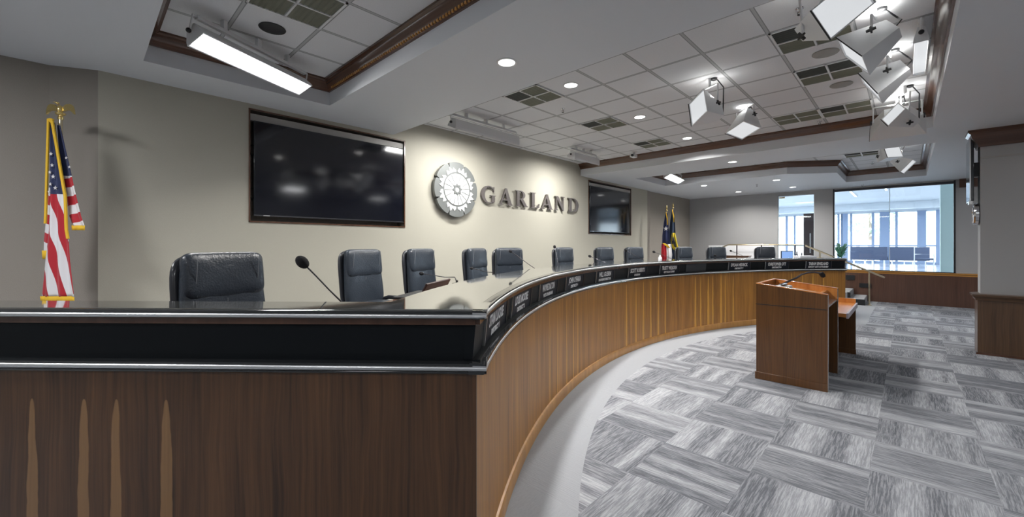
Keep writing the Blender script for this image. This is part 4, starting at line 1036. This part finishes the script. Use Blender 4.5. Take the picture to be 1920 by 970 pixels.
# ================================================================== PODIUM AND SIDE TABLE
pod = thing('podium', 'cherry wood podium with sloping open top standing on the carpet', 'podium', (-1.307, 5.587, 0), radians(.2))
Wp, Dp = .685, .93; zl, zr = 1.135, 1.053
def side_pan(y0, y1, nm):
    m = MB(); m.add([(x, y, z) for y in (y0, y1) for x, z in ((0, 0), (Wp, 0), (Wp, zr), (0, zl))], [(0, 1, 2, 3), (7, 6, 5, 4), (0, 4, 5, 1), (1, 5, 6, 2), (2, 6, 7, 3), (3, 7, 4, 0)])
    m.build(nm, M['wood_podium'], pod)
    c = MB(); c.add([(x, y, z) for y in (y0-.003, y1+.003) for x, z in ((-.004, zl), (Wp+.004, zr), (Wp+.004, zr+.008), (-.004, zl+.008))], [(0, 1, 2, 3), (7, 6, 5, 4), (0, 4, 5, 1), (1, 5, 6, 2), (2, 6, 7, 3), (3, 7, 4, 0)])
    c.build('top_edging', M['wood_orange'], pod)
side_pan(0, .035, 'side_panel'); side_pan(Dp-.035, Dp, 'side_panel')
MB().box((0, .035, 0), (.03, Dp-.035, zl)).build('front_panel', M['wood_podium'], pod)
MB().box((-.004, .03, zl), (.034, Dp-.03, zl+.008)).build('top_edging', M['wood_orange'], pod)
MB().box((-.004, -.004, .888), (Wp*.985, -.0005, .896)).build('dark_groove', M['black'], pod)  # thin black strip along the panel seam
MB().box((-.012, -.012, 0), (Wp+.0, -.0, .085)).build('base_skirt', M['wood_podium'], pod, bevel=.003)
# sloping desk and lip
ds = MB(); ds.add([(x, y, z) for y in (.035, Dp-.035) for x, z in ((.03, 1.06), (.56, .985), (.56, 1.0), (.03, 1.075))], [(0, 1, 2, 3), (7, 6, 5, 4), (0, 4, 5, 1), (1, 5, 6, 2), (2, 6, 7, 3), (3, 7, 4, 0)])
ds.build('reading_desk', M['wood_orange'], pod)
MB().box((.555, .035, .93), (.585, Dp-.035, 1.03)).build('desk_lip', M['wood_orange'], pod)
ins = MB().add([(x, y, z) for y in (Dp-.037, Dp-.0352) for x, z in ((.03, .9), (Wp-.004, .9), (Wp-.004, zr-.003), (.03, zl-.005))], [(0, 1, 2, 3), (7, 6, 5, 4), (0, 4, 5, 1), (1, 5, 6, 2), (2, 6, 7, 3), (3, 7, 4, 0)]).build('inner_lining', M['wood_orange'], pod)
MB().box((.40, .035, .90), (Wp-.01, Dp-.035, .92)).build('shelf', M['silver'], pod)
MB().box((.42, .035, 0), (.44, Dp-.035, .90)).build('inner_panel', M['wood_podium'], pod)
MB().box((.44, .06, .12), (.448, Dp/2-.01, .86)).build('door', M['wood_podium'], pod, bevel=.003)
MB().box((.44, Dp/2+.01, .12), (.448, Dp-.06, .86)).build('door', M['wood_podium'], pod, bevel=.003)
MB().box((.03, .035, .0), (.44, Dp-.035, .06)).build('plinth', M['wood_podium'], pod)
MB().box((Wp-.001, 0, 0), (Wp+.004, .035, zr)).build('edge_band', M['silver'], pod); MB().box((Wp-.001, Dp-.035, 0), (Wp+.004, Dp, zr)).build('edge_band', M['silver'], pod)
# items in the podium
pm = thing('podium_microphone', 'gooseneck microphone curving over the podium top', 'microphone', (-1.16, 6.12, 1.06))
MB().lathe([(.05, -.0), (.05, .02), (.02, .03), (.012, .045)], 16).build('stand', M['black'], pm, smooth=True)
def Dpt(px, py, d): v = Fdir*d+Rdir*((px-960)/772.4*d); return Vector((v.x, v.y, 1.6+(459.2-py)*d/772.4))-pm.location
gp = [Vector((0, 0, .03)), Dpt(1494, 521, 5.3), Dpt(1503, 515, 5.3), Dpt(1516, 511.5, 5.25), Dpt(1528, 511, 5.2), Dpt(1540, 513, 5.15)]
MB().tube(gp, [.013, .013, .012, .012, .012, .012], 8).build('gooseneck', M['steel'], pm, smooth=True)
MB().tube([Dpt(1539, 512, 5.15), Dpt(1543, 517, 5.14), Dpt(1546, 520, 5.13)], [.026, .030, .016], 10).build('windscreen', M['foam'], pm, smooth=True)
ph = thing('desk_telephone', 'small grey device lying in the podium tray beside the microphone', 'device', (-1.08, 5.90, 1.066))
MB().box((-.07, -.09, 0), (.07, .09, .04)).build('body', M['greybox'], ph, bevel=.01); MB().box((-.02, -.09, .04), (.02, .09, .06)).build('handle', M['steel'], ph, bevel=.008)
tag(MB().box((-.12, -.16, 0), (.12, .16, .006)).build('paper_sheet', M['greybox']), 'grey sheet lying on the podium reading surface', 'papers'); o = bpy.data.objects['paper_sheet']; o.location = (-.92, 6.02, 1.035); o.rotation_euler = (0, radians(8.0), 0)

tb = thing('podium_side_table', 'cherry wood side table with raised rim joined on behind the podium', 'table', (-1.05, 6.53, 0), radians(0))
X0, X1, Y0, Y1 = -1.25, -.545, 6.53, 7.84
MB().box((X0, Y0, .70), (X1, Y1, .745)).build('tabletop', M['wood_orange'], tb, world=True)
MB().box((X1-.0, Y0, .685), (X1+.02, Y1, .75)).build('front_edge', plain('pale_edge_strip', (.42, .38, .42), .35), tb, world=True)
MB().box((X0, Y0, .745), (X0+.03, Y1, .81)).build('rim', M['wood_orange'], tb, world=True)
MB().box((X0, Y1-.03, .745), (X1, Y1, .81)).build('rim', M['wood_orange'], tb, world=True)
MB().box((X1-.20, Y1-.035, 0), (X1-.0, Y1, .70)).build('leg_panel', M['wood_podium'], tb, world=True)
MB().box((X0, Y1-.035, 0), (X1-.2, Y1, .70)).build('end_panel', M['wood_podium'], tb, world=True)
MB().box((X0, Y0, 0), (X0+.03, Y1, .70)).build('back_panel', M['wood_podium'], tb, world=True)
MB().box((X1-.21, Y1-.04, 0), (X1+.005, Y1-.034, .07)).build('base_skirt', M['wood_podium'], tb, world=True)

# ================================================================== HANDRAILS, CABINET, LIT-WALL PANEL
hr = thing('stair_handrail', 'sloping brass handrail with post beside the steps', 'handrail', (-.727, 14.4, 0))
MB().tube([(-2.12, 14.4, 1.575), (-.424, 14.4, .745)], .024, 10).build('rail', M['brass'], hr, world=True, smooth=True)
MB().tube([(-.727, 14.4, 0), (-.727, 14.4, .89)], .020, 10).build('post', M['brass'], hr, world=True, smooth=True)
MB().tube([(-1.78, 14.4, PLAT), (-1.78, 14.4, 1.405)], .020, 10).build('post', M['brass'], hr, world=True, smooth=True)
MB().lathe([(.05, 0), (.05, .012), (.025, .02)], 14, Matrix.Translation((-.727, 14.4, 0))).build('post_flange', M['brass'], hr, world=True, smooth=True)
hr2 = thing('ramp_handrail', 'level brass handrail on posts before the glass door and lit-wall panel', 'handrail', (-3.3, 14.6, PLAT))
MB().tube([(-4.55, 14.6, 1.45), (-4.22, 14.6, 1.60), (-2.20, 14.6, 1.60)], .022, 10).build('rail', M['brass'], hr2, world=True, smooth=True)
for x in (-3.97, -3.27, -2.40): MB().tube([(x, 14.6, PLAT), (x, 14.6, 1.60)], .018, 8).build('post', M['steel'], hr2, world=True, smooth=True)
struct(MB().box((-4.95, 14.95, PLAT), (-3.02, 15.05, 1.58)).build('trim_15', M['lit_wall']))  # added white panel that paints in the brightly lit far wall
cab = thing('low_cabinet', 'low reddish wooden cabinet before the white lit-wall panel', 'cabinet', (-3.9, 14.1, PLAT))
MB().box((-.42, -.15, 0), (.42, .15, .74)).build('body', M['wood_podium'], cab, bevel=.005)
MB().box((-.44, -.17, .74), (.44, .17, .765)).build('top', M['wood_dark'], cab, bevel=.005)
for sx in (-1, 1):
    dr_ = MB().box((min(sx*.01, sx*.40), -.162, .04), (max(sx*.01, sx*.40), -.15, .70)).build('door', M['wood_podium'], cab, bevel=.003)
    MB().box((sx*.05-.008, -.175, .34), (sx*.05+.008, -.162, .44)).build('handle', M['brass'], dr_)

# ================================================================== WINDOW, GLASS DOOR
struct(MB().box((-1.585, FARY+.05, .87), (-.362, FARY+.062, 3.24)).build('window_1', M['glass']))
struct(MB().box((-.350, FARY+.05, .87), (.873, FARY+.062, 3.24)).build('window_1', M['glass']))
struct(MB().box((-.362, FARY+.046, .87), (-.350, FARY+.066, 3.24)).build('window_1', M['glassedge']))
f = MB(); f.box((-1.60, FARY-.01, .86), (-1.565, FARY+.10, 3.25)); f.box((.855, FARY-.01, .86), (.89, FARY+.10, 3.25)); f.box((-1.6, FARY-.01, .85), (.89, FARY+.10, .885))
struct(f.build('window_1', M['black']))
struct(MB().box((-1.6, FARY+.02, 3.17), (.89, FARY+.09, 3.245)).build('window_1', M['steel']))
gd = MB().box((-2.99, FARY+.05, PLAT+.01), (-2.07, FARY+.062, 3.14)).build('door_1', M['glass']); struct(gd)
f = MB(); f.box((-3.01, FARY+.045, PLAT), (-2.99, FARY+.067, 3.16)); f.box((-2.07, FARY+.045, PLAT), (-2.05, FARY+.067, 3.16)); f.box((-3.01, FARY+.045, 3.14), (-2.05, FARY+.067, 3.16))
struct(f.build('door_1', M['glassedge']))
struct(MB().box((-2.98, FARY+.03, 3.08), (-2.82, FARY+.08, 3.13)).build('door_1', M['brass']))
struct(MB().tube([(-2.15, FARY+.02, 1.35), (-2.15, FARY+.02, 1.95)], .014, 8).build('door_1', M['chrome'], smooth=True))

# right pier television and round wall piece
pt = thing('side_television', 'thin flat television seen edge-on on the right-hand pier', 'television', (.69, 9.38, 2.72))
MB().box((-.02, -.26, -.47), (.02, .26, .47)).build('casing', M['blackgloss'], pt, bevel=.006)
MB().box((-.023, -.25, -.45), (-.02, .25, .46)).build('screen', M['screen'], pt)
MB().box((-.024, -.264, -.47), (-.012, -.258, .47)).build('side_bezel', M['silver'], pt)
MB().box((.02, -.2, -.1), (.078, -.10, .1)).build('bracket', M['black'], pt)
MB().box((-.03, -.24, -.52), (.01, -.1, -.47)).build('sensor_bar', M['silver'], pt, bevel=.005)
wc = thing('wall_clock', 'round chrome-rimmed wall clock seen edge-on below the side television', 'clock', (PX-.001, 9.25, 2.06))
T = Matrix.Rotation(radians(-90), 4, 'Y')
MB().lathe([(.14, 0), (.165, .01), (.165, .045), (.15, .06), (.145, .05)], 36, T).build('rim', M['chrome'], wc, smooth=True)
MB().lathe([(.146, .048), (.146, .052)], 36, T).build('face', M['paper'], wc)
MB().box((-.060, -.004, -.01), (-.053, .004, .10)).build('hand', M['black'], wc); MB().box((-.060, -.01, -.004), (-.053, .07, .004)).build('hand', M['black'], wc)

# ================================================================== LOBBY BEYOND THE GLASS
LZ = PLAT
struct(MB().box((-16, FARY+.14, LZ-.1), (9, 33.2, LZ)).build('floor', M['lobbyfloor']))
struct(MB().box((-16, FARY+.14, 3.9), (9, 33.2, 4.0)).build('ceiling', M['lobbywhite']))
struct(MB().box((-16.1, FARY+.14, LZ), (-16, 33.2, 3.9)).build('wall_left', M['lobbywhite']))
struct(MB().box((9, FARY+.14, LZ), (9.1, 33.2, 3.9)).build('wall_right', M['lobbywhite']))
struct(MB().box((-16, FARY+.13, SOF), (9, FARY+.2, 3.9)).build('wall_front', M['lobbywhite']))
struct(MB().box((-16, 30.2, 3.55), (9, 31.0, 3.9)).build('ceiling', M['lobbywhite']))
struct(MB().box((-16, 33.0, 3.5), (9, 33.2, 3.9)).build('wall_back', M['lobbywhite']))
# window wall mullions
def xat(px, y):
    l_ = (px-960)/772.4; vx = -sin(radians(43.83))+l_*cos(radians(43.83)); vy = cos(radians(43.83))+l_*sin(radians(43.83)); return vx/vy*y
for k, (px, w) in enumerate(((1430, .2), (1452, .1), (1475, .12), (1490, .1), (1512, .1), (1572, .1), (1578, .07), (1584, .3), (1596, .10), (1637, .12), (1659, .45), (1681, .12), (1728, .38), (1767, .5), (1800, .2))):
    x = xat(px, 33.0); struct(MB().box((x-w/2, 32.95, LZ), (x+w/2, 33.15, 3.55)).build('window_2', M['mullion']))
struct(MB().box((-16, 33.0, LZ), (9, 33.12, LZ+.12)).build('window_2', M['mullion']))
struct(MB().box((-16, 33.0, 1.50), (9, 33.08, 1.58)).build('window_2', M['mullion']))
x = xat(1779, 17.6); lc = struct(MB().box((x-.17, 17.6, LZ), (x+.2, 18.0, 3.9)).build('wall_divider', plain('pale_green_column', (.50, .62, .60), .5)))
x = xat(1519, 18.5); struct(MB().box((x-.20, 18.5, LZ), (x+.22, 18.8, 2.75)).build('wall_display', M['darkwoodpanel']))
for i, xc in enumerate((-1.45, .04)):
    s_ = thing('lobby_sofa', 'navy lobby sofa on chrome legs seen through the window, '+('left of the centre joint' if i == 0 else 'right of the centre joint'), 'sofa', (xc, 28.0, LZ), 0, 'navy sofas in the lobby')
    MB().box((-.73, -.06, .32), (.73, .08, 1.0)).build('back', M['navyfabric'], s_, bevel=.02)
    MB().box((-.73, .08, .32), (.73, .75, .50)).build('seat', M['navyfabric'], s_, bevel=.02)
    for lx in (-.6, -.15, .15, .6):
        for ly in (0, .65): MB().tube([(lx, ly, 0), (lx, ly, .33)], .02, 8).build('leg', M['chrome'], s_, smooth=True)
s_ = thing('lobby_armchair', 'white tube-framed armchair right of the navy sofas', 'chair', (.55, 27.0, LZ), 0)
MB().box((-.3, -.3, .40), (.3, .3, .48)).build('seat', M['navyfabric'], s_, bevel=.02)
MB().tube([(-.32, -.3, .0), (-.32, -.3, .98), (.32, -.3, .98), (.32, -.3, 0)], .018, 8).build('frame', M['white'], s_, smooth=True)
MB().tube([(-.32, .3, .0), (-.32, .3, .65), (.32, .3, .65), (.32, .3, 0)], .018, 8).build('frame', M['white'], s_, smooth=True)
pl_ = thing('potted_plant', 'green leafy potted plant left of the navy sofas', 'plant', (xat(1577, 25.0), 25.0, LZ))
MB().lathe([(.15, 0), (.2, .02), (.24, .38), (.26, .40), (.22, .40)], 20).build('pot', M['pot'], pl_, smooth=True)
lf = MB()
for k in range(90):
    a = random.uniform(0, 2*pi); ln = random.uniform(.35, .7); up_ = random.uniform(.3, 1.3); dx, dy = cos(a), sin(a); wdt = .035
    pr = Vector((0, 0, .4+random.uniform(0, .25)))
    p1 = pr+Vector((dx*ln*.4, dy*ln*.4, up_*.45)); p2_ = pr+Vector((dx*ln*.8, dy*ln*.8, up_*.42))
    nv = Vector((-dy, dx, 0))*wdt
    lf.add([pr, p1-nv, p1+nv, p2_], [(0, 1, 3, 2)])
lf.build('leaves', M['leaf'], pl_)
for k, (px, yy) in enumerate(((1703, 19.5), (1660, 22.0), (1600, 24.0), (1480, 20.0))):
    x = xat(px, yy); t = thing('lobby_ceiling_light', 'long lit panel in the lobby ceiling, '+('largest, right of the glass joint', 'thin, left of the glass joint', 'farther left, small', 'seen through the glass door')[k], 'ceiling light', (x, yy, 3.9), 0, 'lobby ceiling panels')
    w = .22 if k in (0, 3) else .05
    MB().box((-w, -1.3, -.03), (w, 1.3, -.001)).build('frame', M['white'], t); MB().box((-w+.02, -1.28, -.034), (w-.02, 1.28, -.03)).build('diffuser', M['tube'], t)
for x, y in ((-10, 20), (-4, 20), (2, 20), (-10, 27), (-4, 27), (2, 27)):  # lamps added to brighten the lobby
    t = thing('lobby_fill_lamp', 'added square fill lamp on the lobby ceiling, out of plain view', 'ceiling light', (x, y, 3.9), 0, 'added lobby fill lamps')
    MB().box((-.4, -.4, -.02), (.4, .4, -.001)).build('frame', M['white'], t)
    area('lobby_fill_beam', (x, y, 3.87), .7, 340, (.85, .92, 1), size_y=.7, parent=t)
# outdoors
struct(MB().box((-60, 33.3, -.1), (60, 110, .3)).build('ground', M['ground']))
bd = thing('pale_building', 'pale office building outside the lobby windows', 'building', (6, 60, .3))
MB().box((-5, 0, 0), (16, 8, 13)).build('wall', M['facade'], bd)
for r_ in range(4):
    for c_ in range(6): MB().box((-4.4+c_*3.4, -.06, 1.0+r_*3.1), (-2.2+c_*3.4, 0, 2.9+r_*3.1)).build('window', M['facadewin'], bd)
for k, (px, yy, h) in enumerate(((1608, 54, 7.5), (1630, 44, 5.5), (1650, 60, 7))):
    x = xat(px, yy); t = thing('street_tree', 'pale leafy tree outside the lobby windows, '+('leftmost', 'middle', 'rightmost')[k]+' of three', 'tree', (x, yy, .3), 0, 'trees outside')
    MB().tube([(0, 0, 0), (.1, 0, h*.45), (0, .1, h*.7)], [.16, .12, .06], 8).build('trunk', M['bark'], t, smooth=True)
    c_ = MB()
    for q_ in range(420):
        v = Vector((random.gauss(0, 1), random.gauss(0, 1), random.gauss(0, 1))).normalized()*random.uniform(.5, 1)**.6
        p = Vector((v.x*2.0, v.y*2.0, h*.68+v.z*h*.34)); a_ = Vector((random.uniform(-1, 1), random.uniform(-1, 1), random.uniform(-1, 1))).normalized(); b_ = a_.orthogonal().normalized()
        s2 = random.uniform(.12, .25); c_.add([p-a_*s2, p-b_*s2, p+a_*s2, p+b_*s2], [(0, 1, 2, 3)])
    c_.build('crown', M['treeleaf'], t)
